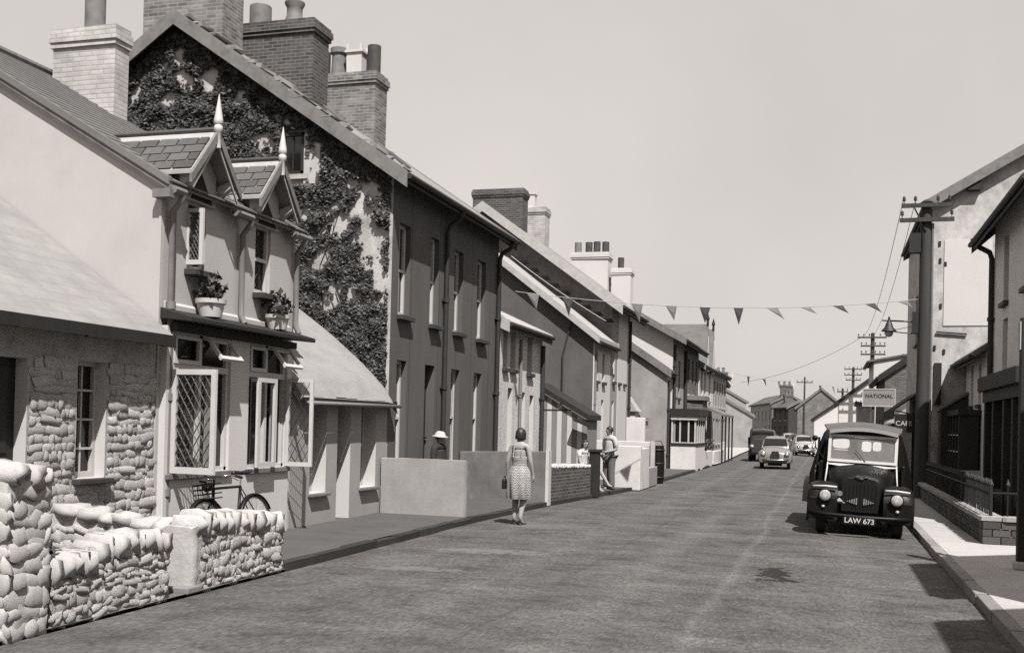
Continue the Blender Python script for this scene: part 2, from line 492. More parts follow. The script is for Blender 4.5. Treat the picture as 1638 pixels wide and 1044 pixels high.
def link(name, me, parent=None):
    o = bpy.data.objects.new(name, me)
    scene.collection.objects.link(o)
    if parent is not None: o.parent = parent
    return o

def tag(o, label, cat, group=None):
    o['label'] = label; o['category'] = cat
    if group: o['group'] = group
    return o

def thing(name, label, cat, loc=(0, 0, 0), rotz=0.0, group=None):
    o = bpy.data.objects.new(name, None)
    o.empty_display_size = 0.2
    scene.collection.objects.link(o)
    o.location = loc; o.rotation_euler = (0, 0, rotz)
    return tag(o, label, cat, group)

def struct(name, mb, mat, **k):
    o = mb.build(name, mat, **k)
    o['kind'] = 'structure'
    return o

def copy_tree(o, parent=None):
    c = o.copy(); scene.collection.objects.link(c); c.parent = parent
    for ch in list(o.children): copy_tree(ch, c)
    return c

def text_mesh(s, size, mat, name='lettering', parent=None, bold=0.0, extrude=0.004, spacing=1.0):
    cu = bpy.data.curves.new('text_tmp', 'FONT')
    cu.body = s; cu.size = size; cu.extrude = extrude; cu.align_x = 'CENTER'; cu.align_y = 'CENTER'
    cu.offset = bold; cu.space_character = spacing
    to = bpy.data.objects.new('text_tmp', cu)
    scene.collection.objects.link(to)
    dg = bpy.context.evaluated_depsgraph_get()
    me = bpy.data.meshes.new_from_object(to.evaluated_get(dg))
    bpy.data.objects.remove(to); bpy.data.curves.remove(cu)
    me.materials.clear(); me.materials.append(MATS[mat])
    return link(name, me, parent)

def skin_mesh(name, verts, edges, radii, mat, parent=None, sub=2, root=0):
    me = bpy.data.meshes.new(name)
    me.from_pydata(verts, edges, [])
    o = bpy.data.objects.new(name, me)
    scene.collection.objects.link(o)
    sk = o.modifiers.new('s', 'SKIN'); sk.use_smooth_shade = True
    lay = me.skin_vertices[0].data
    for i, r in enumerate(radii):
        lay[i].radius = r if isinstance(r, tuple) else (r, r)
        lay[i].use_root = (i == root)
    sd = o.modifiers.new('d', 'SUBSURF'); sd.levels = sub; sd.render_levels = sub
    dg = bpy.context.evaluated_depsgraph_get()
    m2 = bpy.data.meshes.new_from_object(o.evaluated_get(dg))
    bpy.data.objects.remove(o); bpy.data.meshes.remove(me)
    for p in m2.polygons: p.use_smooth = True
    m2.materials.clear(); m2.materials.append(MATS[mat])
    return link(name, m2, parent)

# rounded rubble stones, shared by every stone wall
ROCKS = []
def make_rocks(matname, n=12, soft=0.55, jit=0.10, seed=3, smooth=False):
    rnd = random.Random(seed)
    out = []
    for i in range(n):
        bm = bmesh.new()
        bmesh.ops.create_cube(bm, size=1.0)
        bmesh.ops.subdivide_edges(bm, edges=bm.edges[:], cuts=1, use_grid_fill=True)
        for q in bm.verts:
            s = q.co.normalized() * 0.62
            q.co = q.co.lerp(s, soft) + Vector((rnd.uniform(-jit, jit), rnd.uniform(-jit, jit), rnd.uniform(-jit, jit)))
        me = bpy.data.meshes.new('stone')
        bm.to_mesh(me); bm.free()
        for p in me.polygons: p.use_smooth = smooth
        me.materials.append(MATS[matname])
        out.append(me)
    return out
RK_WALL = make_rocks('whitewash_stone', seed=3, soft=0.30, jit=0.10, smooth=True)
RK_COPE = make_rocks('whitewash_cope', seed=5, soft=0.52, jit=0.10, smooth=True)
RK_COTT = make_rocks('cottage_stone', seed=8, soft=0.28, jit=0.10, smooth=True)

def rough_block(name, mat, parent, x0, y0, z0, x1, y1, z1, amp=.02, cell=.05, freq=9.0):
    """a block with a lumpy, hand-plastered surface"""
    mb = MB()
    def face(o, u, v, nu, nv):
        b = len(mb.v)
        for i in range(nu + 1):
            for j in range(nv + 1):
                mb.v.append(tuple(Vector(o) + Vector(u) * (i / nu) + Vector(v) * (j / nv)))
        for i in range(nu):
            for j in range(nv):
                a = b + i * (nv + 1) + j
                mb.f.append((a, a + 1, a + nv + 2, a + nv + 1))
    dx, dy, dz = x1 - x0, y1 - y0, z1 - z0
    nx, ny, nz = max(2, int(dx / cell)), max(2, int(dy / cell)), max(2, int(dz / cell))
    face((x0, y0, z0), (dx, 0, 0), (0, 0, dz), nx, nz); face((x0, y1, z0), (dx, 0, 0), (0, 0, dz), nx, nz)
    face((x0, y0, z0), (0, dy, 0), (0, 0, dz), ny, nz); face((x1, y0, z0), (0, dy, 0), (0, 0, dz), ny, nz)
    face((x0, y0, z1), (dx, 0, 0), (0, dy, 0), nx, ny)
    c = Vector(((x0 + x1) / 2, (y0 + y1) / 2, 0))
    for i, p in enumerate(mb.v):
        q = Vector(p)
        k = mnoise.noise(q * freq + Vector((3.1, 7.7, 1.3))) + .5 * mnoise.noise(q * freq * 2.3)
        d = Vector((q.x - c.x, q.y - c.y, .3 * (q.z - z0)))
        edge = max(abs(q.x - c.x) / (dx / 2), abs(q.y - c.y) / (dy / 2)) + min(abs(q.x - c.x) / (dx / 2), abs(q.y - c.y) / (dy / 2)) - 1.6
        mb.v[i] = tuple(q + d.normalized() * (k * amp - max(0, edge) * .06))
    return mb.build(name, mat, parent, True, bevel=0.0)

def piece(name, me, parent, loc, scale, rot=(0, 0, 0)):
    o = link(name, me, parent)
    o.location = loc; o.scale = scale; o.rotation_euler = rot
    return o

def box_mesh(name, mat, bevel=0.04):
    """unit box with softened edges, for alike pieces"""
    mb = MB().box(-.5, -.5, -.5, .5, .5, .5)
    me = bpy.data.meshes.new(name)
    me.from_pydata(mb.v, [], mb.f)
    bm = bmesh.new(); bm.from_mesh(me)
    bmesh.ops.bevel(bm, geom=bm.edges[:], offset=bevel, segments=1, affect='EDGES')
    bmesh.ops.recalc_face_normals(bm, faces=bm.faces)
    bm.to_mesh(me); bm.free()
    me.materials.append(MATS[mat])
    return me

# ------------------------------------------------------------------ house kit
# a house is built in its own frame: facade in the plane x = 0 looking along +x, y along the street, inside at -x
class House:
    def __init__(s, name, label, Xf, Y0, Y1, side, depth, eave, ridge, r=None, wall='render_white', gable=None,
                 roof='slate_far', holes=(), ov=0.3, vov=0.12, t=0.1, barge='barge', reveal=0.2, rot=0.0, group=None, gutter='pipe_dark',
                 base=0.0, make_roof=True, cat='house', barge_h=0.18, reveal_mat=None):
        s.side, s.Y0, s.Y1, s.L, s.depth, s.eave, s.ridge = side, Y0, Y1, Y1 - Y0, depth, eave, ridge
        s.r = r or depth / 2; s.reveal = reveal; s.Xf = Xf
        L_ = Y1 - Y0
        s.root = thing(name, label, cat, (Xf, Y0, base) if side > 0 else (Xf - L_ * math.sin(rot), Y0 + L_ * math.cos(rot), base), rot if side > 0 else PI + rot, group)
        s.p = (ridge - eave) / s.r
        L = s.L
        hs = []
        for h in holes:
            a, b = s.y(h[0]), s.y(h[1])
            hs.append((min(a, b), max(a, b), h[2], h[3]))
        s.holes = hs
        s.rmb = MB() if reveal_mat else None
        mb = MB(); s.front(mb, 0, L, 0, eave, hs, reveal)
        s.wall = mb.build('wall', wall, s.root)
        if reveal_mat: s.rmb.build('reveals', reveal_mat, s.wall)
        s.rmb = None
        # dark room behind the openings
        if hs:
            mb = MB()
            for (a, b, c, d) in hs:
                mb.box(-reveal - 0.32, a - .1, c - .05, -reveal - 0.30, b + .1, d + .1)
            mb.build('room', 'dark_inside', s.root)
        gm = gable or wall
        rb = depth - s.r
        zb = max(0.5, ridge - s.p * rb)
        poly = [(-depth, 0), (-0.003, 0), (-0.003, eave), (-s.r, ridge - 0.02), (-depth, zb)]
        s.gable0 = MB().prism(poly, 'y', 0.0, 0.22).build('gable_wall', gm, s.root)
        MB().prism(poly, 'y', L - 0.22, L).build('gable_wall', gm, s.root)
        MB().box(-depth + .005, 0.22, 0, -depth + 0.2, L - 0.22, zb - 0.02).build('rear_wall', gm, s.root)
        if make_roof:
            e = lambda x: eave - x * s.p
            pts = [(ov, e(ov) + t), (-s.r, ridge + t), (-depth - ov, zb - ov * s.p + t), (-depth - ov, zb - ov * s.p), (-s.r, ridge), (ov, e(ov))]
            s.roof = MB().prism(pts, 'y', -vov, L + vov).build('roof', roof, s.root)
            bt = t + 0.012; bb = -barge_h
            pts = [(ov + .02, e(ov) + bt), (-s.r, ridge + bt), (-depth - ov, zb - ov * s.p + bt), (-depth - ov, zb - ov * s.p + bb), (-s.r, ridge + bb), (ov + .02, e(ov) + bb)]
            if barge:
                for a, b in ((-vov - 0.035, -vov - 0.003), (L + vov + 0.003, L + vov + 0.035)):
                    MB().prism(pts, 'y', a, b).build('bargeboard', barge, s.root)
            if gutter:
                zt = e(ov) + 0.0
                mb = MB().box(ov - 0.03, -vov, zt - 0.10, ov - 0.005, L + vov, zt + 0.02)
                mb.tube((ov + .055, -vov, zt + .01), (ov + .055, L + vov, zt + .01), 0.055, n=8)
                mb.build('gutter', gutter, s.root)
    def y(s, Y):
        return (Y - s.Y0) if s.side > 0 else (s.Y1 - Y)
    def front(s, mb, y0, y1, z0, z1, hs, dep, x=0.0):
        ys = sorted({y0, y1} | {a for h in hs for a in h[:2]})
        zs = sorted({z0, z1} | {a for h in hs for a in h[2:4]})
        for i in range(len(ys) - 1):
            for k in range(len(zs) - 1):
                cy, cz = (ys[i] + ys[i + 1]) / 2, (zs[k] + zs[k + 1]) / 2
                if any(h[0] < cy < h[1] and h[2] < cz < h[3] for h in hs): continue
                mb.quad((x, ys[i], zs[k]), (x, ys[i + 1], zs[k]), (x, ys[i + 1], zs[k + 1]), (x, ys[i], zs[k + 1]))
        if s.rmb is not None: mb = s.rmb
        for (a, b, c, d) in hs:
            mb.quad((x, a, c), (x, a, d), (x - dep, a, d), (x - dep, a, c))
            mb.quad((x, b, c), (x, b, d), (x - dep, b, d), (x - dep, b, c))
            mb.quad((x, a, d), (x, b, d), (x - dep, b, d), (x - dep, a, d))
            mb.quad((x, a, c), (x, b, c), (x - dep, b, c), (x - dep, a, c))
    def window(s, Ya, Yb, z0, z1, frame='old_white', inset=None, bars=(0, 1), fw_=0.05, sill='sill_slate', pane='glass', sill_out=0.07, name='window', sill_h=0.07, blind=None):
        ins = s.reveal - 0.06 if inset is None else inset
        a, b = sorted((s.y(Ya), s.y(Yb)))
        x0, x1 = -ins - 0.05, -ins
        mb = MB()
        mb.box(x0, a, z0, x1, a + fw_, z1).box(x0, b - fw_, z0, x1, b, z1)
        mb.box(x0, a + fw_, z1 - fw_, x1, b - fw_, z1).box(x0, a + fw_, z0, x1, b - fw_, z0 + fw_ * 1.3)
        nv, nh = bars
        for i in range(nv):
            yy = a + (b - a) * (i + 1) / (nv + 1)
            mb.box(x0 + .012, yy - .012, z0 + fw_, x1 - .006, yy + .012, z1 - fw_)
        for i in range(nh):
            zz = z0 + (z1 - z0) * (i + 1) / (nh + 1)
            hw = 0.024 if nh == 1 else 0.012
            mb.box(x0 + .008, a + fw_, zz - hw, x1 + .004, b - fw_, zz + hw)
        w = mb.build(name, frame, s.root)
        MB().box(x0 - 0.012, a + .01, z0 + .01, x0 - 0.002, b - .01, z1 - .01).build('pane', pane, w)
        if blind:
            MB().box(x0 - 0.001, a + fw_, z1 - (z1 - z0) * blind, x0 + 0.006, b - fw_, z1 - fw_).build('curtain', 'curtain', w)
        if sill:
            MB().box(-ins, a - .05, z0 - sill_h, sill_out, b + .05, z0 - 0.003).build('sill', sill, w, bevel=0.008)
        return w
    def door(s, Ya, Yb, z0, z1, mat='dark_wood', inset=None):
        ins = s.reveal - 0.05 if inset is None else inset
        a, b = sorted((s.y(Ya), s.y(Yb)))
        mb = MB().box(-ins - .05, a, z0, -ins - .01, b, z1)
        for k in range(2):
            for j in range(2):
                y0_ = a + (b - a) * (0.12 + 0.42 * k); z0_ = z0 + (z1 - z0) * (0.08 + 0.5 * j)
                mb.box(-ins - .012, y0_, z0_, -ins + .004, y0_ + (b - a) * 0.33, z0_ + (z1 - z0) * 0.38)
        d = mb.build('door', mat, s.root)
        MB().lathe([(0.0, 0), (.025, .005), (.03, .03), (.02, .05), (0, .055)], (-ins, a + (b - a) * .88, z0 + 0.95 * (z1 - z0) / 2), 10, 'x').build('door_knob', 'iron', d, True)
        return d
    def chimney(s, Yc, dy, xin0, xin1, z0, z1, mat='brick_mid', cap=0.06, pots=(), cap_mat=None, band=True):
        """stack between insides xin0..xin1 (metres behind the facade), dy along the street"""
        c = s.y(Yc); x0, x1 = -xin1, -xin0
        mb = MB().box(x0, c - dy / 2, z0, x1, c + dy / 2, z1 - 0.30)
        if band:
            mb.box(x0 - cap * .6, c - dy / 2 - cap * .6, z1 - 0.30, x1 + cap * .6, c + dy / 2 + cap * .6, z1 - 0.22)
            mb.box(x0 - cap, c - dy / 2 - cap, z1 - 0.22, x1 + cap, c + dy / 2 + cap, z1 - 0.08)
            mb.box(x0 - cap * .4, c - dy / 2 - cap * .4, z1 - 0.08, x1 + cap * .4, c + dy / 2 + cap * .4, z1)
        else:
            mb.box(x0, c - dy / 2, z1 - .30, x1, c + dy / 2, z1)
        ch = mb.build('chimney', mat, s.root, jitter=0.006)
        for (fx, h, rr, pm, kind) in pots:
            x = x0 + (x1 - x0) * fx
            if kind == 'square':
                mb = MB().box(x - rr, c - rr, z1, x + rr, c + rr, z1 + h * .72).box(x - rr * 1.2, c - rr * 1.2, z1 + h * .72, x + rr * 1.2, c + rr * 1.2, z1 + h * .80)
                for sx in (-1, 1):
                    for sy in (-1, 1):
                        mb.box(x + sx * rr * .9 - .03, c + sy * rr * .9 - .03, z1 + h * .8, x + sx * rr * .9 + .03, c + sy * rr * .9 + .03, z1 + h)
                mb.build('chimney_pot', pm, ch)
            elif kind == 'tall':
                MB().lathe([(rr, z1), (rr, z1 + h), (rr * .8, z1 + h), (rr * .8, z1 + h - .1)], (x, c, 0), 14).build('chimney_pot', pm, ch, True, angle=0.6)
            elif kind == 'flare':
                MB().lathe([(rr * 1.25, z1), (rr * 1.2, z1 + h * .08), (rr * .85, z1 + h * .45), (rr * .85, z1 + h * .75), (rr * 1.1, z1 + h * .92), (rr * 1.1, z1 + h), (rr * .85, z1 + h), (rr * .8, z1 + h - .1)], (x, c, 0), 16).build('chimney_pot', pm, ch, True, angle=0.6)
            else:
                MB().lathe([(rr * 1.05, z1), (rr, z1 + h * .2), (rr * .9, z1 + h * .8), (rr * 1.15, z1 + h * .82), (rr * 1.15, z1 + h), (rr * .8, z1 + h), (rr * .8, z1 + h - .1)], (x, c, 0), 14).build('chimney_pot', pm, ch, True, angle=0.6)
        return ch
    def pipe(s, Yp, z0, z1, mat='pipe_dark', rr=0.045, out=0.06, swan=None):
        yy = s.y(Yp)
        pts = [(out, yy, z0), (out, yy, z1)]
        if swan: pts += [(out + .05, yy, z1 + .15), (swan[0] * .8, yy, swan[1] - .18), (swan[0], yy, swan[1])]
        mb = MB().path(pts, rr, 10)
        z = z0 + 0.5
        while z < z1:
            mb.lathe([(rr * 1.35, z), (rr * 1.35, z + .08)], (out, yy, 0), 10)
            mb.box(0.0, yy - rr * 1.9, z + .02, out, yy + rr * 1.9, z + .06)
            z += 1.8
        return mb.build('drainpipe', mat, s.root, True, angle=0.7)
# ------------------------------------------------------------------ ground, road, pavements
LEFT = [(-30, -5.85), (17.5, -5.85), (22, -5.65), (25.2, -5.35), (29, -4.98), (42, -4.95), (55, -4.95), (75, -5.6), (95, -6.1), (120, -8.2), (150, -14), (190, -26), (240, -46)]
RIGHT = [(-30, 1.52), (20, 1.52), (35, 1.5), (48, 1.1), (60, 0.3), (75, -0.8), (95, -1.9), (120, -4.6), (150, -10.0), (190, -22), (240, -42)]
def interp(tab, y):
    for (y0, x0), (y1, x1) in zip(tab, tab[1:]):
        if y <= y1: return x0 + (x1 - x0) * (y - y0) / (y1 - y0)
    return tab[-1][1]
lk = lambda y: interp(LEFT, y)
rk = lambda y: interp(RIGHT, y)
struct('ground', MB().quad((-900, -300, -.04), (900, -300, -.04), (900, 1500, -.04), (-900, 1500, -.04)), 'soil')
ys = [-30 + 1.5 * i for i in range(40)] + [30 + 3 * i for i in range(70)]
mb = MB()
mb.loft([[(lk(y) + (rk(y) - lk(y)) * k / 8, y, 0.05 * (1 - (k / 4 - 1) ** 2) - 0.02) for k in range(9)] for y in ys], caps=False, closed=False)
struct('road', mb, 'road_surface')

def strip(name, ys, xa, xb, z, mat):
    mb = MB()
    mb.loft([[(xa(y), y, z), (xb(y), y, z)] for y in ys], caps=False, closed=False)
    return struct(name, mb, mat)
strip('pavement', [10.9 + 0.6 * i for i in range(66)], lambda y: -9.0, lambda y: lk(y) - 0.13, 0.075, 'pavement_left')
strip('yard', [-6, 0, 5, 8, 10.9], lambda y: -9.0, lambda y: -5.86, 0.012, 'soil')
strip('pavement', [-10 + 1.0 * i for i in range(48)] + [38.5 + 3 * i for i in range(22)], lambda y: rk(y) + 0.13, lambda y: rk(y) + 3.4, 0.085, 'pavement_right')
strip('far_pavement', [50.7 + 3 * i for i in range(40)], lambda y: lk(y) - 4.0, lambda y: lk(y) + 0.0, 0.06, 'pavement_right')

def kerb(name, tab, y0, y1, step, sgn, mat, h, me):
    root = bpy.data.objects.new(name, None); scene.collection.objects.link(root); root['kind'] = 'structure'
    y = y0
    while y < y1:
        l = step * random.uniform(0.85, 1.15); q = 1.0 if sgn < 0 else 0.35
        xm = interp(tab, y + l / 2)
        ang = math.atan2(interp(tab, y) - interp(tab, y + l), l)
        piece('kerbstone', me, root, (xm + sgn * 0.066 + q * random.uniform(-.016, .014), y + l / 2, h / 2 - 0.02 + q * random.uniform(-.014, .008)), (0.135 * (1 + q * random.uniform(-.08, .12)), l - 0.018, h + 0.04), (q * random.uniform(-.012, .012), q * random.uniform(-.05, .05), ang + q * random.uniform(-.02, .02)))
        y += l
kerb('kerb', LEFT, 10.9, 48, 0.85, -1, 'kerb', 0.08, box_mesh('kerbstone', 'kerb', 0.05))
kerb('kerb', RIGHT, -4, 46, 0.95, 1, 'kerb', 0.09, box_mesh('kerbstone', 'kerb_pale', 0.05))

# ------------------------------------------------------------------ stone cottage, nearest on the left
XL = -7.66
stone = House('stone_cottage', 'low stone cottage with pale roof and dark doorway behind the garden wall', XL, 4.6, 10.92, 1, 6.0, 2.74, 4.76, r=3.0,
              wall='plaster_rough', roof='cement_roof', holes=[(7.95, 8.82, 0.0, 2.26), (9.56, 10.04, 1.02, 2.29)], ov=0.24, vov=0.0, t=0.09, barge=None,
              reveal=0.19, gutter=None, reveal_mat='reveal_white')
stone.window(9.56, 10.04, 1.02, 2.29, 'old_white', bars=(1, 3), fw_=0.05, sill_out=0.10, sill_h=0.06)
stone.door(7.95, 8.82, 0.0, 2.26, 'dark_wood')
# ragged dark edge of the roof above the eaves
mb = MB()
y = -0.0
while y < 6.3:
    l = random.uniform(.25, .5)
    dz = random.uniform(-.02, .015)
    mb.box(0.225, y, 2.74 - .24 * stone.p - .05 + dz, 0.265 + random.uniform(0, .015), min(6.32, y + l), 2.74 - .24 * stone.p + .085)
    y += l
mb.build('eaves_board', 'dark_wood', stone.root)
# rubble stones of the facade, each its own piece, coursed
z = 0.02
while z < 2.28:
    h = random.uniform(0.06, 0.12)
    y = 7.0 + random.uniform(0, .1)
    while y < 10.86:
        w = random.choice((random.uniform(.06, .13), random.uniform(.12, .30)))
        c0, c1 = y, y + w
        zc = z + h / 2
        top = 2.26 + 0.05 * math.sin(y * 3.1)
        clear = True
        for (a, b, q0, q1) in ((7.95, 8.84, -.1, 2.32), (9.54, 10.06, 0.94, 2.32)):
            if c1 > a - .015 and c0 < b + .015 and zc > q0 and zc < q1:
                if c0 < a - .08: w = a - .02 - c0; c1 = c0 + w
                elif c1 > b + .08: c0 = b + .02; w = c1 - c0
                else: clear = False
        if zc > top: clear = False
        if clear and w > .05:
            piece('stone', random.choice(RK_COTT), stone.wall, (random.uniform(-.026, -.014), c0 + w / 2 - 4.6, zc + random.uniform(-.012, .012)),
                  (random.uniform(.055, .085), w * 1.16, h * random.uniform(1.05, 1.3)), (random.uniform(-.16, .16), 0, random.uniform(-.06, .06)))
        y = max(c1, y + .05)
    z += h * 0.96

# ------------------------------------------------------------------ white house with two dormers
wh = House('dormer_house', 'white gabled house with two slated dormers and leaded casement windows', XL, 10.95, 14.30, 1, 8.7, 4.53, 7.05, r=4.34,
           wall='render_cream', roof='slate_roof', holes=[(11.50, 11.90, 3.55, 4.50), (13.14, 13.56, 3.46, 4.50)], ov=0.13, vov=0.05, t=0.06,
           barge=None, reveal=0.10, gutter=None)
R = wh.root; Y0 = 10.95
# courses of slate: every course a step on the roof
mb = MB()
n = 25
for i in range(n):
    s0, s1 = i / n, (i + 1) / n
    xa, za = 0.16 - (4.34 + .16) * s0, 4.53 - 0.16 * wh.p + 0.062 + (2.52 + .16 * wh.p) * s0
    xb, zb = 0.16 - (4.34 + .16) * s1, 4.53 - 0.16 * wh.p + 0.062 + (2.52 + .16 * wh.p) * s1
    mb.add([(xa, -.07, za + .022), (xa, 3.42, za + .022), (xb, 3.42, zb + .004), (xb, -.07, zb + .004), (xa, -.07, za), (xa, 3.42, za), (xb, 3.42, zb - .002), (xb, -.07, zb - .002)],
           [(0, 1, 2, 3), (0, 4, 5, 1), (0, 3, 7, 4), (1, 5, 6, 2)])
mb.build('slate_courses', 'slate_roof', R)
mb = MB().path([(-4.34, -.08, 7.14), (-4.34, 3.42, 7.14)], 0.07, 8)
mb.build('ridge_tiles', 'slate_roof', R)
# bargeboard with two mouldings on the gable
for k, (t0, t1, out, mt) in enumerate(((.10, .01, .09, 'slate_roof'), (.006, -.05, .07, 'barge'), (-.054, -.09, .045, 'barge_pale'))):
    MB().prism([(.15, 4.53 - .15 * wh.p + t0), (-4.34, 7.05 + t0), (-4.34, 7.05 + t1), (.15, 4.53 - .15 * wh.p + t1)], 'y', -out, -.006).build('bargeboard', mt, R)
MB().box(-.04, -.13, 4.30, .20, -.02, 4.40).build('eaves_return', 'barge', R)
# eaves gutter in runs between the dormers
for a, b in ((-0.06, .17), (1.32, 1.75), (2.95, 3.42)):
    mb = MB().tube((.20, a, 4.40), (.20, b, 4.40), .05, n=8).box(.13, a, 4.37, .17, b, 4.46)
    mb.build('gutter', 'pipe_grey', R)
for yp, z0 in ((0.14, 0.15), (1.74, 2.98), (3.28, 2.98)):
    mb = MB().path([(.20, yp, 4.40), (.20, yp, 4.33), (.07, yp, 4.18), (.07, yp, z0 + .12), (.13, yp, z0)], .042, 10)
    for zz in (3.0, 1.9, .75):
        if zz > z0 + .2: mb.lathe([(.06, zz), (.06, zz + .09)], (.07, yp, 0), 10)
    mb.build('drainpipe', 'pipe_grey', R, True, angle=.7)
# corner strip
MB().box(-.02, -.012, 0, .012, .06, 4.3).build('corner_strip', 'render_cream', R)

SLATE = box_mesh('slate', 'slate_piece', 0.03)
def lattice(mb, o, du, dv, w, h, nu, nv, r=0.0042):
    """diamond lead cames over a w x h pane; o corner, du/dv unit directions"""
    o, du, dv = Vector(o), Vector(du), Vector(dv)
    cw, chh = w / nu, h / nv
    for sgn in (1, -1):
        for k in range(-nv, nu + nv + 1):
            # line u = k*cw + sgn * v * (cw/ch)
            pts = []
            for (vv) in (0, h):
                pts.append((k * cw + sgn * vv * cw / chh, vv))
            (u0, v0), (u1, v1) = pts
            t0, t1 = 0.0, 1.0
            d = u1 - u0
            if abs(d) > 1e-6:
                ta, tb = (0 - u0) / d, (w - u0) / d
                if ta > tb: ta, tb = tb, ta
                t0, t1 = max(t0, ta), min(t1, tb)
            if t1 - t0 < 0.02: continue
            a = o + du * (u0 + d * t0) + dv * (v0 + (v1 - v0) * t0)
            b = o + du * (u0 + d * t1) + dv * (v0 + (v1 - v0) * t1)
            mb.tube(a, b, r, n=4)

def casement(parent, hinge, ang, w, h, mat='white_paint', glass=True, fwid=.05, nu=4, nv=8, name='casement', lead='lead', tilt=None):
    """an opening light: hinge = lower hinge corner (local), ang = direction of the free edge in the xy plane"""
    mb = MB()
    mb.box(0, -.02, 0, fwid, .02, h).box(w - fwid, -.02, 0, w, .02, h).box(fwid, -.02, 0, w - fwid, .02, fwid * 1.2).box(fwid, -.02, h - fwid, w - fwid, .02, h)
    f = mb.build(name, mat, parent)
    f.location = hinge
    f.rotation_euler = (0, 0, ang) if tilt is None else tilt
    if glass:
        MB().box(fwid * .6, -.003, fwid * .6, w - fwid * .6, .003, h - fwid * .6).build('pane', 'clear_glass', f)
    if nu:
        mb = MB(); lattice(mb, (fwid, -.008, fwid * 1.2), (1, 0, 0), (0, 0, 1), w - 2 * fwid, h - fwid * 2.2, nu, nv)
        mb.build('lattice', lead, f)
        if glass:
            mb = MB(); lattice(mb, (fwid, .008, fwid * 1.2), (1, 0, 0), (0, 0, 1), w - 2 * fwid, h - fwid * 2.2, nu, nv)
            mb.build('lattice', lead, f)
    return f

# dormers
for yc, zr, (wa, wb, wz) in ((0.72, 5.30, (.55, .95, 3.55)), (2.36, 5.34, (2.19, 2.61, 3.46))):
    hw, ze = 0.50, zr - 0.60
    xback = -1.35
    slope = math.atan2(zr - ze, hw)
    # gable face of the dormer standing on the front wall
    mb = MB().prism([(yc - .36, 4.40), (yc + .36, 4.40), (yc + .36, ze + .10), (yc, zr - .10), (yc - .36, ze + .10)], 'x', -.10, .055)
    dm = mb.build('dormer', 'render_cream', R)
    MB().box(-1.3, yc - .36, 4.45, -.10, yc + .36, ze + .06).build('dormer_cheeks', 'render_cream', dm)
    for sg in (-1, 1):
        MB().prism([(yc, zr), (yc + sg * (hw + .02), ze), (yc + sg * (hw + .02), ze - .05), (yc, zr - .06)], 'x', xback, .27).build('slate_bed', 'slate_bed', dm)
        # individual slates, four courses and a plain ridge strip
        L = math.hypot(hw, zr - ze)
        for c in range(4):
            sv0 = 0.0 + c * (L * .80) / 4
            x = .265 - (0.16 if c % 2 else 0.0)
            first = True
            while x > xback:
                wd = .285 if not (first and c % 2) else .14
                if first and c % 2: x = .265; wd = .145
                first = False
                u = sv0 + L * .10
                cy_ = yc + sg * (hw + .02 - (u / L) * hw)
                cz_ = ze + (u / L) * (zr - ze) + .012
                zmain = 4.50 + .06 - (x - wd / 2) * wh.p
                if cz_ > zmain - .12:
                    piece('slate', SLATE, dm, (x - wd / 2, cy_, cz_), (wd - .022, L * .2 - .018, .022), (-sg * slope, 0, 0))
                x -= wd
    MB().path([(xback - .15, yc, zr + .015), (.27, yc, zr + .015)], .035, 8).build('dormer_ridge', 'slate_piece', dm)
    # bargeboards, bracket and spike
    for sg in (-1, 1):
        MB().prism([(yc, zr + .02), (yc + sg * (hw + .07), ze - .06), (yc + sg * (hw + .07), ze - .17), (yc, zr - .12)], 'x', .272, .31).build('bargeboard', 'barge', dm)
        MB().prism([(yc, zr - .13), (yc + sg * hw, ze - .18), (yc + sg * hw, ze - .22), (yc, zr - .17)], 'x', .268, .29).build('bargeboard_moulding', 'barge_pale', dm)
        MB().prism([(.05, ze - .22), (.27, ze - .02), (.27, ze + .06), (.05, ze - .02)], 'y', yc + sg * .38, yc + sg * .44).build('bracket', 'barge_pale', dm)
    MB().lathe([(.038, zr - .22), (.038, zr - .02), (.055, zr), (.055, zr + .05), (.04, zr + .07), (.06, zr + .10), (.055, zr + .14), (.004, zr + .46)], (.29, yc, 0), 12).build('finial', 'pot_white', dm, True, angle=.7)
    # window below
    w = wh.window(wa + Y0, wb + Y0, wz, 4.42, 'white_paint', inset=.04, bars=(0, 1), fw_=.045, sill='sill_slate', sill_out=.16, sill_h=.08)
    mb = MB(); lattice(mb, (-.085, wa + .05, wz + .08), (0, 1, 0), (0, 0, 1), wb - wa - .1, .76, 4, 7)
    mb.build('lattice', 'lead', w)
    MB().prism([(wa - .03, 4.42), (wb + .03, 4.42), (yc, 4.78)], 'x', .05, .07).build('window_top_wedge', 'dark_wood', dm)  # dark triangle above the window
casement(R, (-.02, .56, 3.60), math.radians(2), .24, .70, nu=3, nv=7)

# ground floor bay with two windows under a lean-to roof
bx = 0.10
mb = MB()
holes = [(.18, 1.48, 1.02, 2.74), (1.95, 3.02, 1.02, 2.74)]
wh.front(mb, 0.05, 3.12, 0, 2.80, holes, .12, bx)
mb.quad((bx, .05, 0), (0, .05, 0), (0, .05, 2.80), (bx, .05, 2.80))
mb.quad((bx, 3.12, 0), (0, 3.12, 0), (0, 3.12, 2.80), (bx, 3.12, 2.80))
bay = mb.build('bay_wall', 'render_white', R)
MB().prism([(0.0, 3.02), (.44, 2.90), (.44, 2.84), (0.0, 2.88)], 'y', 0.02, 3.22).build('bay_roof', 'dark_wood', R, bevel=.01)
MB().prism([(0.0, 3.10), (.06, 3.06), (.06, 2.99), (0.0, 3.0)], 'y', 0.10, 3.18).build('lead_flashing', 'render_cream', R)
MB().box(bx, .10, 2.74, bx + .10, 3.10, 2.83).build('bay_cornice', 'dark_wood', R)
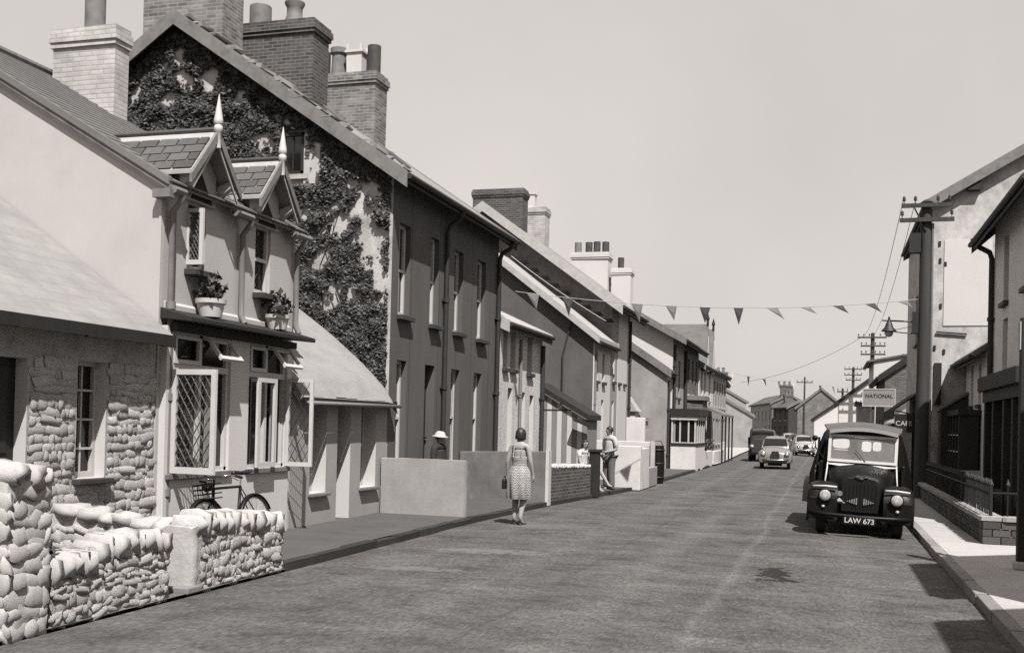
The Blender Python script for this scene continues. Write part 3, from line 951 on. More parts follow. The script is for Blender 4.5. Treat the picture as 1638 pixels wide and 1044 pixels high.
for (a, b) in ((.08, 1.52), (1.90, 3.10)):
    MB().box(bx - .10, a, .95, bx + .045, b, 1.018).build('sill', 'barge', R, bevel=.008)
for wi, (a, b, z0, z1) in enumerate(holes):
    ins = bx - .10
    mb = MB()
    for yy in ((a, a + .05), (b - .05, b), ((a + b) / 2 - .03, (a + b) / 2 + .03)):
        mb.box(ins, yy[0], z0, ins + .06, yy[1], z1)
    mb.box(ins, a, z0, ins + .06, b, z0 + .05).box(ins, a, z1 - .05, ins + .06, b, z1).box(ins - .01, a, 2.28, ins + .07, b, 2.36)
    w = mb.build('window', 'white_paint', R)
    MB().box(ins - .01, a + .02, z0 + .02, ins + .005, b - .02, z1 - .02).build('pane', 'glass', w)
    mid = (a + b) / 2
    # fixed upper light
    mb = MB().box(ins + .05, a + .05, 2.36, ins + .09, mid - .03, 2.41).box(ins + .05, a + .05, 2.66, ins + .09, mid - .03, 2.70).box(ins + .05, a + .05, 2.41, ins + .09, a + .10, 2.66).box(ins + .05, mid - .08, 2.41, ins + .09, mid - .03, 2.66)
    mb.build('upper_light', 'white_paint', w)
    # upper light propped open, hinged at its top
    f = MB().box(0, 0, -.34, .04, .05, 0).box(0, .47, -.34, .04, .52, 0).box(0, .05, -.34, .04, .47, -.29).box(0, .05, -.05, .04, .47, 0).build('open_light', 'white_paint', w)
    MB().box(.017, .03, -.32, .023, .49, -.02).build('pane', 'clear_glass', f)
    f.location = (bx + .02, mid + .02, 2.70); f.rotation_euler = (0, math.radians(-38), 0)
    MB().box(ins + .055, mid + .12, z0 + .06, ins + .075, mid + .22, 2.2).build('curtain', 'curtain', w)
casement(R, (bx + .01, .17, 1.03), math.radians(-4), .63, 1.25, nu=5, nv=7, fwid=.065)
casement(R, (bx + .01, 3.0, 1.03), math.radians(3), .42, 1.27, nu=3, nv=6, glass=False, lead='ink')
fr = MB().box(.20, 1.98, 1.04, .235, 2.05, 2.27).box(.20, 2.43, 1.04, .235, 2.50, 2.27).box(.20, 2.05, 1.04, .235, 2.43, 1.11).box(.20, 2.05, 2.21, .235, 2.43, 2.27).build('casement', 'white_paint', R)
wh.chimney(14.08, 0.34, 2.98, 4.12, 5.6, 7.74, 'brick_white', .05, [(.55, .8, .16, 'pot_clay', 'tall')])

# flower pots on the bay roof
def flower_pot(label, loc, s):
    t = thing('flower_pot', label, 'flower pot', loc, 0, 'flower pots on the bay roof')
    MB().lathe([(.135 * s, 0), (.17 * s, .17 * s), (.19 * s, .17 * s), (.195 * s, .225 * s), (.165 * s, .225 * s), (.155 * s, .18 * s)], (0, 0, 0), 20).build('pot', 'pot_white', t, True, angle=.6)
    MB().lathe([(.16 * s, .185 * s), (.0, .20 * s)], (0, 0, 0), 16).build('earth', 'soil', t)
    rnd = random.Random(int(loc[1] * 10))
    mb, ml = MB(), MB()
    for i in range(16):
        a = rnd.uniform(0, 2 * PI); rr = rnd.uniform(.05, .24) * s; h = rnd.uniform(.25, .55) * s
        p1 = Vector((rr * math.cos(a), rr * math.sin(a), h))
        mb.path([(0.04 * math.cos(a), .04 * math.sin(a), .18 * s), tuple(p1 * .6), tuple(p1)], .006, 4)
        for k in range(12):
            c = p1 * rnd.uniform(.55, 1.05) + Vector((rnd.uniform(-.07, .07), rnd.uniform(-.07, .07), rnd.uniform(-.06, .06)))
            leaf(ml, c, rnd.uniform(.035, .06), rnd)
    mb.build('stems', 'stem', t); ml.build('foliage', 'leaf_mid', t)
    return t
def leaf(mb, c, s, rnd, nrm=None):
    d = Vector((rnd.uniform(-1, 1), rnd.uniform(-1, 1), rnd.uniform(-1, 1)))
    if nrm is not None: d = (d * .75 + Vector(nrm)).normalized()
    else: d = d.normalized()
    a = Vector((rnd.uniform(-1, 1), rnd.uniform(-1, 1), rnd.uniform(-1, 1)))
    u = d.cross(a).normalized() * s; w = d.cross(u).normalized() * s * .8
    n_ = d * s * .25
    mb.add([c - u, c + w - n_, c + u * 1.1, c - w - n_, ], [(0, 1, 2, 3)])
flower_pot('white flower pot under the nearer dormer window, with tall leafy geranium', (XL + .22, 11.72, 2.965), 1.0)
flower_pot('white flower pot under the farther dormer window, with a small leafy plant', (XL + .22, 13.42, 2.965), .92)

# ------------------------------------------------------------------ low white cottage with rounded pale roof
th = House('white_cottage', 'low white cottage with thick rounded pale roof beside the dormer house', XL, 14.32, 17.93, 1, 6.4, 2.12, 4.75, r=3.2,
           wall='render_thatch', roof='thatch_roof', holes=[(14.95, 15.50, .56, 2.0), (15.90, 16.40, 0.06, 2.04), (16.82, 17.46, .56, 2.02)], ov=.2, vov=0, t=.1,
           barge=None, reveal=.30, gutter=None, make_roof=False, reveal_mat='reveal_white')
pts = []
mb = MB()
secs = []
for k, yy in enumerate((0.0, .35, 3.2, 3.45, 3.62, 3.68)):
    drop = (0.0, 0, 0, .02, .10, .22)[k]
    ring = []
    for i in range(15):
        s_ = i / 14
        x = .20 - 3.4 * s_
        z = 2.12 - .20 * th.p + .20 + (2.63 + .20 * th.p) * s_ + .10 * math.sin(min(1, s_ * 1.6) * PI) - drop
        if i == 0: z -= .10; x -= .02
        ring.append((x, yy, z + random.uniform(-.012, .012)))
    ring += [(-3.2, yy, 4.6), (.12, yy, 2.0)]
    secs.append(ring)
mb.loft(secs)
mb.build('roof', 'thatch_roof', th.root, True, angle=1.2)
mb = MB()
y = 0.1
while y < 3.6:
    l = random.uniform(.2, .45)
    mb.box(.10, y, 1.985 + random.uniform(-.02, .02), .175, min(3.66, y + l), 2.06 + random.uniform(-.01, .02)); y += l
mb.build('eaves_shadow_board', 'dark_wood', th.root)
MB().tube((.20, 0.12, 1.965), (.20, 3.74, 1.985), .032, n=8).build('gutter', 'pipe_grey', th.root, True)
for a, b in ((14.95, 15.50), (16.82, 17.46)):
    th.window(a, b, .56, 2.0, 'old_white', bars=(1, 1), fw_=.05, sill='barge', sill_out=.09, sill_h=.05)
th.door(15.90, 16.40, .06, 2.04, 'barge')

# ------------------------------------------------------------------ tall dark house with ivy on the gable
hl = []
up_w = [(18.30, 18.86, 3.70, 5.42), (19.94, 20.42, 3.68, 5.44), (21.37, 21.93, 3.66, 5.42), (22.93, 23.54, 3.64, 5.45)]
lo_w = [(18.32, 18.80, .70, 2.86), (19.77, 20.32, .1, 2.86), (21.31, 21.86, .80, 2.86), (22.83, 23.40, .80, 2.86)]
dk = House('dark_house', 'tall dark rendered house with ivy covered gable and four chimneys', XL, 17.97, 24.50, 1, 9.1, 6.36, 9.46, r=4.55,
           wall='render_dark', gable='gable_ivy_wall', roof='slate_far_pale', holes=up_w + lo_w, ov=.36, vov=.28, t=.09, barge='barge', reveal=.22, barge_h=.20)
for i, w in enumerate(up_w):
    dk.window(*w, frame='white_paint', inset=.11, bars=(1, 1), fw_=.06, sill='sill_slate', sill_out=.12, sill_h=.09, blind=(.0, .0, 0.0, .0)[i] or None)
for i, w in enumerate(lo_w):
    if i == 1: dk.door(w[0], w[1], w[2], w[3], 'dark_wood')
    else: dk.window(*w, frame='white_paint', inset=.11, bars=(1, 1), fw_=.06, sill='sill_slate', sill_out=.1, pane='glass')
dk.pipe(20.72, .1, 5.65, 'pipe_dark', .05, .07, swan=(.40, 6.10))
dk.pipe(24.38, .1, 5.65, 'pipe_dark', .055, .07, swan=(.42, 6.10))
for zz, a, b in ((5.85, 19.2, 19.21),): pass
# scored joints of the render
mb = MB()
for yy in (.95, 2.5, 3.6, 4.6, 5.9): mb.box(-.001, yy, .1, .0035, yy + .012, 6.2)
mb.build('render_joints', 'pipe_dark', dk.root)
# broken ridge and weathered mortar along the near verge
mb = MB()
for k in range(34):
    s_ = (k + random.uniform(0, 1.6)) / 34
    if random.random() < .3 or s_ > .97: continue
    x = .3 - 4.8 * s_; z = 6.36 - .3 * dk.p + (3.1 + .3 * dk.p) * s_ + .10
    mb.box(x - random.uniform(.08, .25), -.30 + random.uniform(-.02, .02), z - .03, x + .08, -.15 + random.uniform(0, .6), z + random.uniform(.0, .05))
mb.build('verge_mortar', 'cement_roof', dk.root, jitter=.015)['kind'] = 'stuff'
for x, z, yy in ((-.18, 6.62, .3), (.10, 6.42, .25), (-1.35, 7.42, .5)):
    mb = MB(); mb.add([(x, yy, z), (x - .38, yy, z + .31), (x - .38, yy + .3, z + .34), (x, yy + .3, z + .03), (x, yy, z + .035), (x - .38, yy, z + .345), (x - .38, yy + .3, z + .375), (x, yy + .3, z + .065)],
           [(0, 1, 2, 3), (4, 5, 6, 7), (0, 1, 5, 4), (1, 2, 6, 5), (2, 3, 7, 6), (3, 0, 4, 7)])
    mb.build('slipped_slate', 'slate_piece', dk.root)
dk.chimney(18.9, .75, 4.0, 5.86, 8.2, 10.9, 'brick_worn', .06)
dk.chimney(20.9, .75, 3.05, 5.05, 7.6, 10.33, 'brick_dark', .07, [(.25, .50, .24, 'pot_clay', 'tall'), (.67, .52, .20, 'pot_clay', 'flare')])
dk.chimney(24.1, .70, 3.02, 4.75, 7.6, 10.25, 'brick_worn', .06, [(.08, .66, .18, 'pot_dark', 'tall'), (.33, .72, .19, 'pot_clay', 'pot'), (.62, .75, .20, 'pot_white', 'square'), (.88, .72, .165, 'pot_dark', 'tall')])
# small window in the gable, in a pale plaster surround
gx0, gx1 = -2.27, -1.83
mb = MB().box(gx0 - .16, -.025, 6.18, gx0, -.003, 7.15).box(gx1, -.025, 6.12, gx1 + .33, -.003, 7.05).box(gx0 - .25, -.06, 6.22, gx1 + .1, -.003, 6.31)
mb.build('window_surround', 'old_white', dk.root, jitter=.01)
w = MB().box(gx0, -.05, 6.31, gx0 + .05, -.004, 7.1).box(gx1 - .05, -.05, 6.31, gx1, -.004, 7.1).box(gx0, -.05, 7.03, gx1, -.004, 7.1).box(gx0, -.05, 6.31, gx1, -.004, 6.37).box((gx0 + gx1) / 2 - .012, -.04, 6.37, (gx0 + gx1) / 2 + .012, -.004, 7.03).build('window', 'dark_wood', dk.root)
MB().box(gx0 + .02, -.02, 6.33, gx1 - .02, -.006, 7.08).build('pane', 'glass', w)

# ivy on the gable: leaves in clumps with bare patches of wall between
def ivy():
    rnd = random.Random(5)
    root = thing('ivy', 'dark ivy spreading over the pale gable of the tall dark house', 'ivy', (-10.4, 17.9, 0.1))
    mb, ms = MB(), MB()
    def verge(x): return 6.36 + min(x - (-16.76), -7.66 - x) * dk.p
    bare = [(-12.35, 8.75, .34, .36), (-13.2, 8.1, .22, .36), (-12.05, 8.2, .42, .22), (-11.5, 8.35, .24, .26), (-12.5, 7.9, .2, .16), (-10.8, 7.85, .2, .2),
            (-10.35, 6.95, .34, .18), (-9.25, 6.6, .22, .6), (-9.9, 7.4, .3, .15), (-8.65, 5.35, .42, .35), (-8.25, 5.75, .3, .25), (-8.1, 4.75, .22, .5), (-9.1, 4.75, .32, .22), (-8.0, 5.3, .2, .3),
            (-8.5, 4.1, .35, .2), (-8.9, 3.9, .2, .4), (-8.2, 3.7, .2, .2), (-8.1, 6.2, .2, .2), (-8.7, 6.15, .3, .12), (-9.45, 5.6, .16, .14), (-9.6, 4.3, .2, .16), (-7.85, 4.2, .12, .8), (-11.4, 7.3, .18, .2), (-12.8, 7.35, .22, .14)]
    made = 0
    while made < 95000:
        x = rnd.uniform(-14.2, -7.72); z = rnd.uniform(2.2, 9.3)
        if z > verge(x) - .05: continue
        if -9.98 < x < -9.41 and 6.1 < z < 7.16: continue
        n1 = mnoise.noise(Vector((x * 1.3, z * 1.3, 3.0))); n2 = mnoise.noise(Vector((x * 3.6, z * 3.6, 9.0))); n3 = mnoise.noise(Vector((x * 9.0, z * 9.0, 5.0)))
        d = .92 + .45 * n1 + .70 * n2 + .60 * n3
        for a, b, c, e in bare:
            q = ((x - a) / c) ** 2 + ((z - b) / e) ** 2
            if q < 2.2: d -= .62 * (2.2 - q) / 2.2 * 1.6
        if verge(x) - z < .5: d += .35
        if x > -9.3 and z < 6.3: d -= .06
        if rnd.random() > max(0, min(1, d * 2.2)): continue
        made += 1
        dep = .02 + .10 * max(0, n2 + .4) * rnd.random()
        leaf(mb, Vector((x + 10.4, 17.95 - dep - 17.9, z - .1)), rnd.choice((.022, .03, .036, .042, .055)) * rnd.uniform(.8, 1.2), rnd, (0, -1, .45))
    for k in range(22):
        x = rnd.uniform(-9.8, -8.3); pts = [(x + 10.4, .055, 0)]
        z = 0
        while z < rnd.uniform(3, 7.0):
            x += rnd.uniform(-.28, .22); z += .5
            if z > verge(x) - .3 or x > -7.8 or (-10.05 < x < -9.35 and 6.0 < z < 7.2): break
            pts.append((x + 10.4, .05, z))
        if len(pts) > 2: ms.path(pts, [.022 * (1 - .8 * i / len(pts)) for i in range(len(pts))], 5)
    mb.build('foliage', 'leaf', root); ms.build('stems', 'stem', root)
ivy()

# ------------------------------------------------------------------ garden wall of the stone cottage, whitewashed rubble
def wall_pieces(parent, axis, fixed, a0, a1, topf, face_rocks, base=0.0, size=(.045, .17), hs=(.05, .105), depth=.07):
    """stones over one face of a wall: axis 'y' runs along the street, 'x' across it"""
    z = base
    while z < 3:
        h = random.uniform(*hs)
        a = a0 + random.uniform(0, .06)
        any_ = False
        while a < a1 - .04:
            w = min(random.uniform(*size), a1 - a)
            if z + h * .6 < topf(a + w / 2):
                any_ = True
                off = random.uniform(-.032, -.014)
                zz = z + h / 2 + random.uniform(-.02, .02)
                loc = (fixed + off, a + w / 2, zz) if axis == 'y' else (a + w / 2, fixed + (off if fixed > 0.5 else -off), zz)
                q = random.uniform(.95, 1.35)
                sc = (depth, w * 1.25, h * q) if axis == 'y' else (w * 1.25, depth, h * q)
                piece('stone', random.choice(face_rocks), parent, loc, sc, (random.uniform(-.35, .35) if axis == 'y' else 0, random.uniform(-.1, .1) if axis == 'y' else random.uniform(-.35, .35), random.uniform(-.08, .08)))
            a += w
        if not any_: break
        z += h * .95
def cope_pieces(parent, pts, width, size=(.14, .26), h=.16, proud=0.0):
    """coping stones laid along a polyline of top-centre points"""
    for (p, q) in zip(pts, pts[1:]):
        p, q = Vector(p), Vector(q)
        L = (q - p).length; a = 0
        while a < L - .03:
            w = min(random.uniform(*size), L - a)
            c = p.lerp(q, (a + w / 2) / L)
            d = (q - p).normalized()
            piece('coping_stone', random.choice(RK_COPE), parent, (c.x, c.y, c.z + random.uniform(-.015, .02)), (width * random.uniform(.95, 1.12), w * 1.05, h * random.uniform(.85, 1.2)),
                  (random.uniform(-.1, .1), random.uniform(-.1, .1), math.atan2(-d.x, d.y) + random.uniform(-.08, .08)))
            a += w
# low sweeping wall
gw = thing('garden_wall', 'low whitewashed rubble garden wall with sweeping top, beside the road', 'wall', (-6.0, 7.1, 0))
topA = lambda y: .51 + .10 * math.sin((y - .0) * 1.4) - .10 * max(0, 1 - abs(y - .25) / .3)
rings = [[(-.13, y, 0), (.122, y, 0), (.112, y, topA(y) - .05), (-.12, y, topA(y) - .05)] for y in [i * .13 for i in range(13)]]
MB().loft(rings).build('core', 'stone_bed', gw, jitter=.012)
wall_pieces(gw, 'y', .115, 0.0, 1.56, lambda y: topA(y) - .04, RK_WALL)
wall_pieces(gw, 'x', 1.56, -.13, .10, lambda y: topA(1.5) - .04, RK_WALL)
cope_pieces(gw, [(0, y, topA(y) - .04) for y in (0, .4, .8, 1.2, 1.58)], .30, (.09, .17), .20)
# gate pillar at the near end
pl = thing('gate_pillar', 'tall whitewashed rubble pillar at the near end of the garden wall', 'pillar', (-6.0, 6.78, 0))
rough_block('core', 'whitewash_cope', pl, -.19, -.22, 0, .15, .24, 1.22, .030, .035, 6.0)
wall_pieces(pl, 'y', .15, -.2, .24, lambda y: 1.16, RK_COPE, size=(.10, .24), hs=(.09, .16))
wall_pieces(pl, 'x', -.215, -.18, .15, lambda y: 1.16, RK_COPE, size=(.10, .22), hs=(.09, .16))
cope_pieces(pl, [(-.02, -.22, 1.25), (-.02, .24, 1.22)], .42, (.13, .2), .18)
# far section with the bicycle behind it
gb = thing('garden_wall', 'whitewashed rubble wall with rounded coping in front of the bicycle', 'wall', (-6.0, 9.1, 0))
topB = lambda y: .66 - .05 * y
rings = [[(-.17, y, 0), (.118, y, 0), (.112, y, topB(y) - .05), (-.16, y, topB(y) - .05)] for y in [i * .109 for i in range(17)]]
MB().loft(rings).build('core', 'stone_bed', gb, jitter=.012)
wall_pieces(gb, 'y', .115, 0.08, 1.76, lambda y: topB(y) - .06, RK_WALL)
wall_pieces(gb, 'x', 1.75, -.15, .1, lambda y: topB(1.7) - .06, RK_WALL)
cope_pieces(gb, [(-.02, 0.02, topB(0)), (-.02, 1.8, topB(1.8) - .02)], .34, (.09, .18), .21)
rough_block('pier_face', 'whitewash_cope', gb, -.22, -.06, 0, .13, .08, .64, .012, .035, 6.0)
MB().box(-.25, -.16, 0, .16, .10, .07).build('footing', 'kerb_pale', gb, bevel=.015)
# return wall running back to the house
gr = thing('return_wall', 'whitewashed rubble wall running back from the road to the cottage', 'wall', (-6.2, 9.2, 0))
MB().prism([(-1.45, 0), (-.02, 0), (-.02, .58), (-1.45, .68)], 'y', .0, .22).build('core', 'whitewash_cope', gr)
wall_pieces(gr, 'x', -.01, -1.45, -.03, lambda x: .58, RK_WALL)
cope_pieces(gr, [(-1.4, .11, .70), (-.05, .11, .60)], .30, (.16, .3), .15)
# dark self-sown plant behind the low wall
pt = thing('wall_plant', 'dark leafy weed growing just behind the low garden wall', 'plant', (-6.35, 7.35, 0.012))
mb, ms = MB(), MB(); rnd = random.Random(9)
for i in range(14):
    a = rnd.uniform(0, 2 * PI); p1 = Vector((.16 * math.cos(a) * rnd.random() , .26 * math.sin(a), rnd.uniform(.4, .68)))
    ms.path([(0, 0, 0), tuple(p1 * .5), tuple(p1)], .008, 4)
    for k in range(14): leaf(mb, p1 + Vector((rnd.uniform(-.09, .09), rnd.uniform(-.1, .1), rnd.uniform(-.2, .03))), rnd.uniform(.03, .06), rnd)
ms.build('stems', 'stem', pt); mb.build('foliage', 'leaf', pt)

# ------------------------------------------------------------------ front walls of the row
t = thing('forecourt_wall', 'smooth white low wall in front of the dark house, nearest to the camera', 'wall', (-6.8, 17.62, .075))
rough_block('wall', 'wall_white_plain', t, -.84, 0, -.075, .77, .2, .985, .008, .06, 2.6)
t = thing('forecourt_wall', 'rough grey low wall with white end, behind the walking woman', 'wall', (-6.6, 21.95, .075))
MB().prism([(-1.04, -.075), (.90, -.075), (.90, 1.08), (-1.04, 1.02)], 'y', 0, .2).build('wall', 'wall_grey_render', t, bevel=.012)
MB().box(.903, -.02, -.075, .975, .21, 1.10).build('end_strip', 'white_paint', t)
# small brick wall with white knobbly coping
t = thing('brick_wall', 'low dark brick front wall topped with white stones', 'wall', (-5.72, 22.4, 0))
d = Vector((.34, 2.75, 0)).normalized(); nrm = Vector((-d.y, d.x, 0))
def along(a, b, z): return (d.x * a + nrm.x * b, d.y * a + nrm.y * b, z)
mb = MB(); mb.add([along(0, 0, 0), along(2.7, 0, 0), along(2.7, .22, 0), along(0, .22, 0), along(0, 0, .76), along(2.7, 0, .70), along(2.7, .22, .70), along(0, .22, .76)],
                  [(3, 2, 1, 0), (4, 5, 6, 7), (0, 1, 5, 4), (1, 2, 6, 5), (2, 3, 7, 6), (3, 0, 4, 7)])
mb.build('wall', 'brick_dark', t)
for i in range(17):
    piece('coping_stone', random.choice(RK_COPE), t, along(.08 + i * .16, .11, .80 - .0036 * i), (.22, .15, .11 * random.uniform(.8, 1.2)), (0, 0, random.uniform(-.3, .3)))
t = thing('gate_post', 'square black timber post at the end of the low brick wall', 'post', (-5.33, 25.25, 0))
MB().box(-.12, -.10, 0, .12, .10, 1.08).build('post', 'dark_wood', t, bevel=.015)
MB().box(-.15, -.13, 1.08, .15, .13, 1.16).build('cap', 'dark_wood', t, bevel=.02)
# big white walls round a forecourt further on
t = thing('forecourt_wall', 'bright white block wall beside the standing man', 'wall', (-5.2, 28.6, 0))
MB().box(-.42, 0, 0, .42, .25, 1.20).build('wall', 'wall_white_low', t, bevel=.02)
MB().box(.20, .25, 0, .42, 1.55, 1.14).build('side_wall', 'wall_white_low', t, bevel=.02)
MB().box(.22, 1.56, 0, .40, 3.2, .56).build('low_wall', 'render_grey', t, bevel=.02)
MB().box(.28, 1.6, .56, .38, 1.72, 1.15).build('gate_hinge_post', 'iron', t)
t = thing('forecourt_wall', 'long white wall behind the standing man, below the tea sign', 'wall', (-6.4, 32.4, 0))
MB().box(-.8, 0, 0, 1.25, .2, 1.28).build('wall', 'wall_white_low', t, bevel=.015)
MB().box(-.25, 4.2, 0, .40, 4.4, 2.05).build('tall_wall', 'wall_white_low', t, bevel=.015)
MB().box(1.30, -.05, 0, 1.42, .07, 1.3).build('gate_post', 'old_white', t)
# ------------------------------------------------------------------ the left row further on
up_p = [(24.85, 25.22, 3.10, 4.05), (25.50, 25.95, 3.10, 4.05), (27.05, 27.55, 3.08, 4.05)]
lo_p = [(25.35, 25.75, .95, 2.62), (26.65, 26.95, .1, 2.55), (27.40, 27.80, .95, 2.50)]
pb = House('pebbledash_cottage', 'narrow white pebbledashed cottage joined to the dark house', -7.60, 24.54, 28.6, 1, 6.0, 4.22, 5.3, r=2.4,
           wall='pebbledash', roof='slate_pale', holes=up_p + lo_p, ov=.25, vov=.05, t=.10, barge='barge_pale', reveal=.2, reveal_mat='reveal_white')
for w in up_p: pb.window(*w, frame='old_white', bars=(0, 1), sill_h=.1, sill_out=.09)
for w in (lo_p[0], lo_p[2]): pb.window(*w, frame='old_white', bars=(0, 1), sill_h=.08)
pb.door(*lo_p[1], mat='barge')
pb.pipe(26.3, .1, 3.9, 'pipe_grey', .04, .05)
pb.pipe(28.45, .1, 3.9, 'pipe_dark', .06, .07)

e_up = [(33.85, 34.25, 3.20, 4.15), (34.95, 35.35, 3.20, 4.15)]
e_lo = [(33.85, 34.20, .95, 2.62), (34.90, 35.30, .95, 2.60)]
eh = House('end_house', 'plain house with dark roughcast gable behind the striped hut', -7.2, 33.5, 36.38, 1, 7.4, 4.55, 7.4, r=3.7,
           wall='render_white', gable='gable_roughcast', roof='slate_pale', holes=e_up + e_lo, ov=.22, vov=.22, t=.2, barge='barge_pale', reveal=.22, barge_h=.02, reveal_mat='reveal_white')
for w in e_up + e_lo: eh.window(*w, frame='old_white', bars=(0, 1), sill_h=.1, sill_out=.09)
MB().box(-.002, .0, .05, .03, .36, 4.4).build('corner_strip', 'render_white', eh.root)
eh.pipe(33.92 - .3, .1, 4.2, 'pipe_grey', .04, .06)
MB().path([(-1.0, -.05, 1.6), (-1.0, -.05, 4.0), (-.75, -.05, 5.1)], .03, 6).build('cable', 'pipe_dark', eh.root)

f_up = [(36.75, 37.10, 3.30, 4.60), (37.75, 38.10, 3.30, 4.60), (38.75, 39.10, 3.30, 4.60)]
f_lo = [(36.75, 37.10, .9, 2.62), (37.75, 38.10, .1, 2.62), (38.75, 39.10, .9, 2.62)]
fh = House('tall_house', 'tall house with stone gable and wide pale bargeboard behind the dark house', -7.2, 36.42, 40.0, 1, 9.2, 6.15, 9.48, r=4.6,
           wall='render_grey', gable='gable_stone', roof='slate_far_pale', holes=f_up + f_lo, ov=.5, vov=.75, t=.09, barge='barge_pale', reveal=.22, barge_h=.26, reveal_mat='reveal_white')
for w in f_up + f_lo: fh.window(*w, frame='old_white', bars=(0, 1), sill_h=.1, sill_out=.09)
MB().box(.002, 1.2, .05, .02, 3.0, 5.9).build('pale_strip', 'render_white', fh.root)
fh.chimney(37.0, .7, 3.4, 5.3, 8.6, 10.22, 'brick_dark', .05)
fh.chimney(39.8, .7, 3.3, 4.35, 8.6, 10.12, 'brick_white', .05, [(.38, .72, .16, 'pot_white', 'square')])
fh.pipe(39.85, .1, 5.7, 'pipe_dark', .05, .06)

# striped hut
ht = thing('striped_hut', 'small hut with vertical white and grey striped boards', 'hut', (-7.1, 29.3, .075))
MB().box(-.78, .04, 0, .66, 1.4, 1.82).build('body', 'board_grey', ht)
for i in range(10):
    x = -.80 + i * .148
    ztop = 2.62 - (x + .8) * .58
    MB().prism([(x, 0), (x + .140, 0), (x + .140, ztop - .082), (x, ztop)], 'y', 0, .035).build('board', 'board_pale' if i % 2 == 0 else 'board_grey', ht)
MB().prism([(-.86, 2.88), (.76, 1.95), (.76, 1.80), (-.86, 2.72)], 'y', -.12, 1.5).build('roof', 'dark_wood', ht, bevel=.01)
MB().box(-.80, -.012, 2.06, .2, .0, 2.09).build('rail', 'pipe_dark', ht)
MB().prism([(.35, 1.85), (.80, 1.70), (.80, 1.60), (.35, 1.78)], 'y', -.4, -.17).build('canopy', 'dark_wood', ht)

# low gabled cottage with tea sign in its yard
gh = House('gabled_cottage', 'narrow cottage with mottled pale gable wall above the tea sign', -6.05, 42.2, 43.3, 1, 6.0, 3.98, 6.0, r=3.0,
           wall='render_white', gable='gable_grey', roof='slate_far', holes=[], ov=.15, vov=.12, t=.12, barge='barge', reveal=.2)
gh.pipe(42.3, .1, 3.6, 'pipe_dark', .05, .06)
sgn = thing('tea_sign', 'small grey board lettered TEAS at the white yard wall', 'sign', (-6.80, 40.9, 0.075))
MB().box(-.03, .03, 0, .03, .09, 1.70).build('post', 'dark_wood', sgn)
MB().box(-.24, 0, 1.60, .26, .03, 2.02).build('board', 'sign_grey', sgn)
tx = text_mesh('TEAS', .19, 'ink', parent=sgn, bold=.006); tx.location = (.01, -.006, 1.80); tx.rotation_euler = (PI / 2, 0, 0)
hut = thing('tea_kiosk', 'tiny pale kiosk with peaked roof beside the tea sign', 'kiosk', (-7.35, 41.2, .075))
MB().box(-.35, 0, 0, .22, .8, 2.3).build('body', 'board_pale', hut)
MB().prism([(-.45, 2.25), (.32, 2.25), (-.10, 2.85), (-.40, 2.85)], 'y', -.1, .9).build('roof', 'slate_pale', hut)
MB().box(-.20, -.02, 1.0, .16, -.003, 1.7).build('hatch', 'dark_inside', hut)

# white house with the projecting shop window
h_up = [(43.75, 44.35, 3.0, 4.55), (45.05, 45.65, 3.0, 4.55)]
hh = House('shop_house', 'white gabled house with projecting shop window on its ground floor', -6.0, 43.32, 47.0, 1, 8.4, 5.55, 7.85, r=4.2,
           wall='render_thatch', gable='render_white', roof='slate_far', holes=h_up, ov=.55, vov=.35, t=.10, barge='barge', reveal=.2)
for w in h_up: hh.window(*w, frame='old_white', bars=(1, 1), sill_h=.1)
hh.pipe(43.42, .1, 5.1, 'pipe_dark', .06, .07)
hh.pipe(46.9, .1, 5.1, 'pipe_dark', .08, .08)
for zz in (2.42,):
    MB().box(.0, -.6, 2.22, 1.16, 3.0, 2.50).build('shop_roof', 'dark_wood', hh.root)
MB().box(.04, -.54, 2.05, 1.10, 2.9, 2.215).build('fascia', 'old_white', hh.root)
MB().box(0.05, -.50, 0, 1.05, 2.8, 1.02).build('shop_plinth', 'wall_white_low', hh.root)
MB().box(0.04, -.53, 1.023, 1.08, 2.85, 1.12).build('shop_sill', 'dark_wood', hh.root)
mb = MB()
for x in (.06, .38, .72, .98): mb.box(x, -.48, 1.12, x + .06, -.42, 2.05)
for y in (.3, 1.1, 1.9, 2.7): mb.box(.98, y, 1.12, 1.04, y + .06, 2.05)
mb.box(.06, -.49, 1.12, 1.06, -.425, 1.16).box(.99, -.43, 1.12, 1.06, 2.76, 1.16)
sw = mb.build('shop_window', 'old_white', hh.root)
MB().box(.08, -.43, 1.12, 1.0, 2.7, 2.05).build('pane', 'glass', sw)
MB().box(.10, -.44, 1.12, .22, -.432, 2.0).build('curtain', 'curtain', sw)
hh.chimney(46.5, .8, 3.35, 5.0, 6.8, 9.42, 'render_white', .07, [(.12, .5, .16, 'pot_clay', 'tall'), (.42, .5, .16, 'pot_dark', 'tall'), (.64, .52, .16, 'pot_dark', 'tall'), (.88, .5, .16, 'pot_dark', 'tall')])
hh.chimney(46.6, .7, 2.35, 3.2, 6.4, 8.72, 'render_white', .05, [(.4, .5, .14, 'pot_dark', 'tall')])

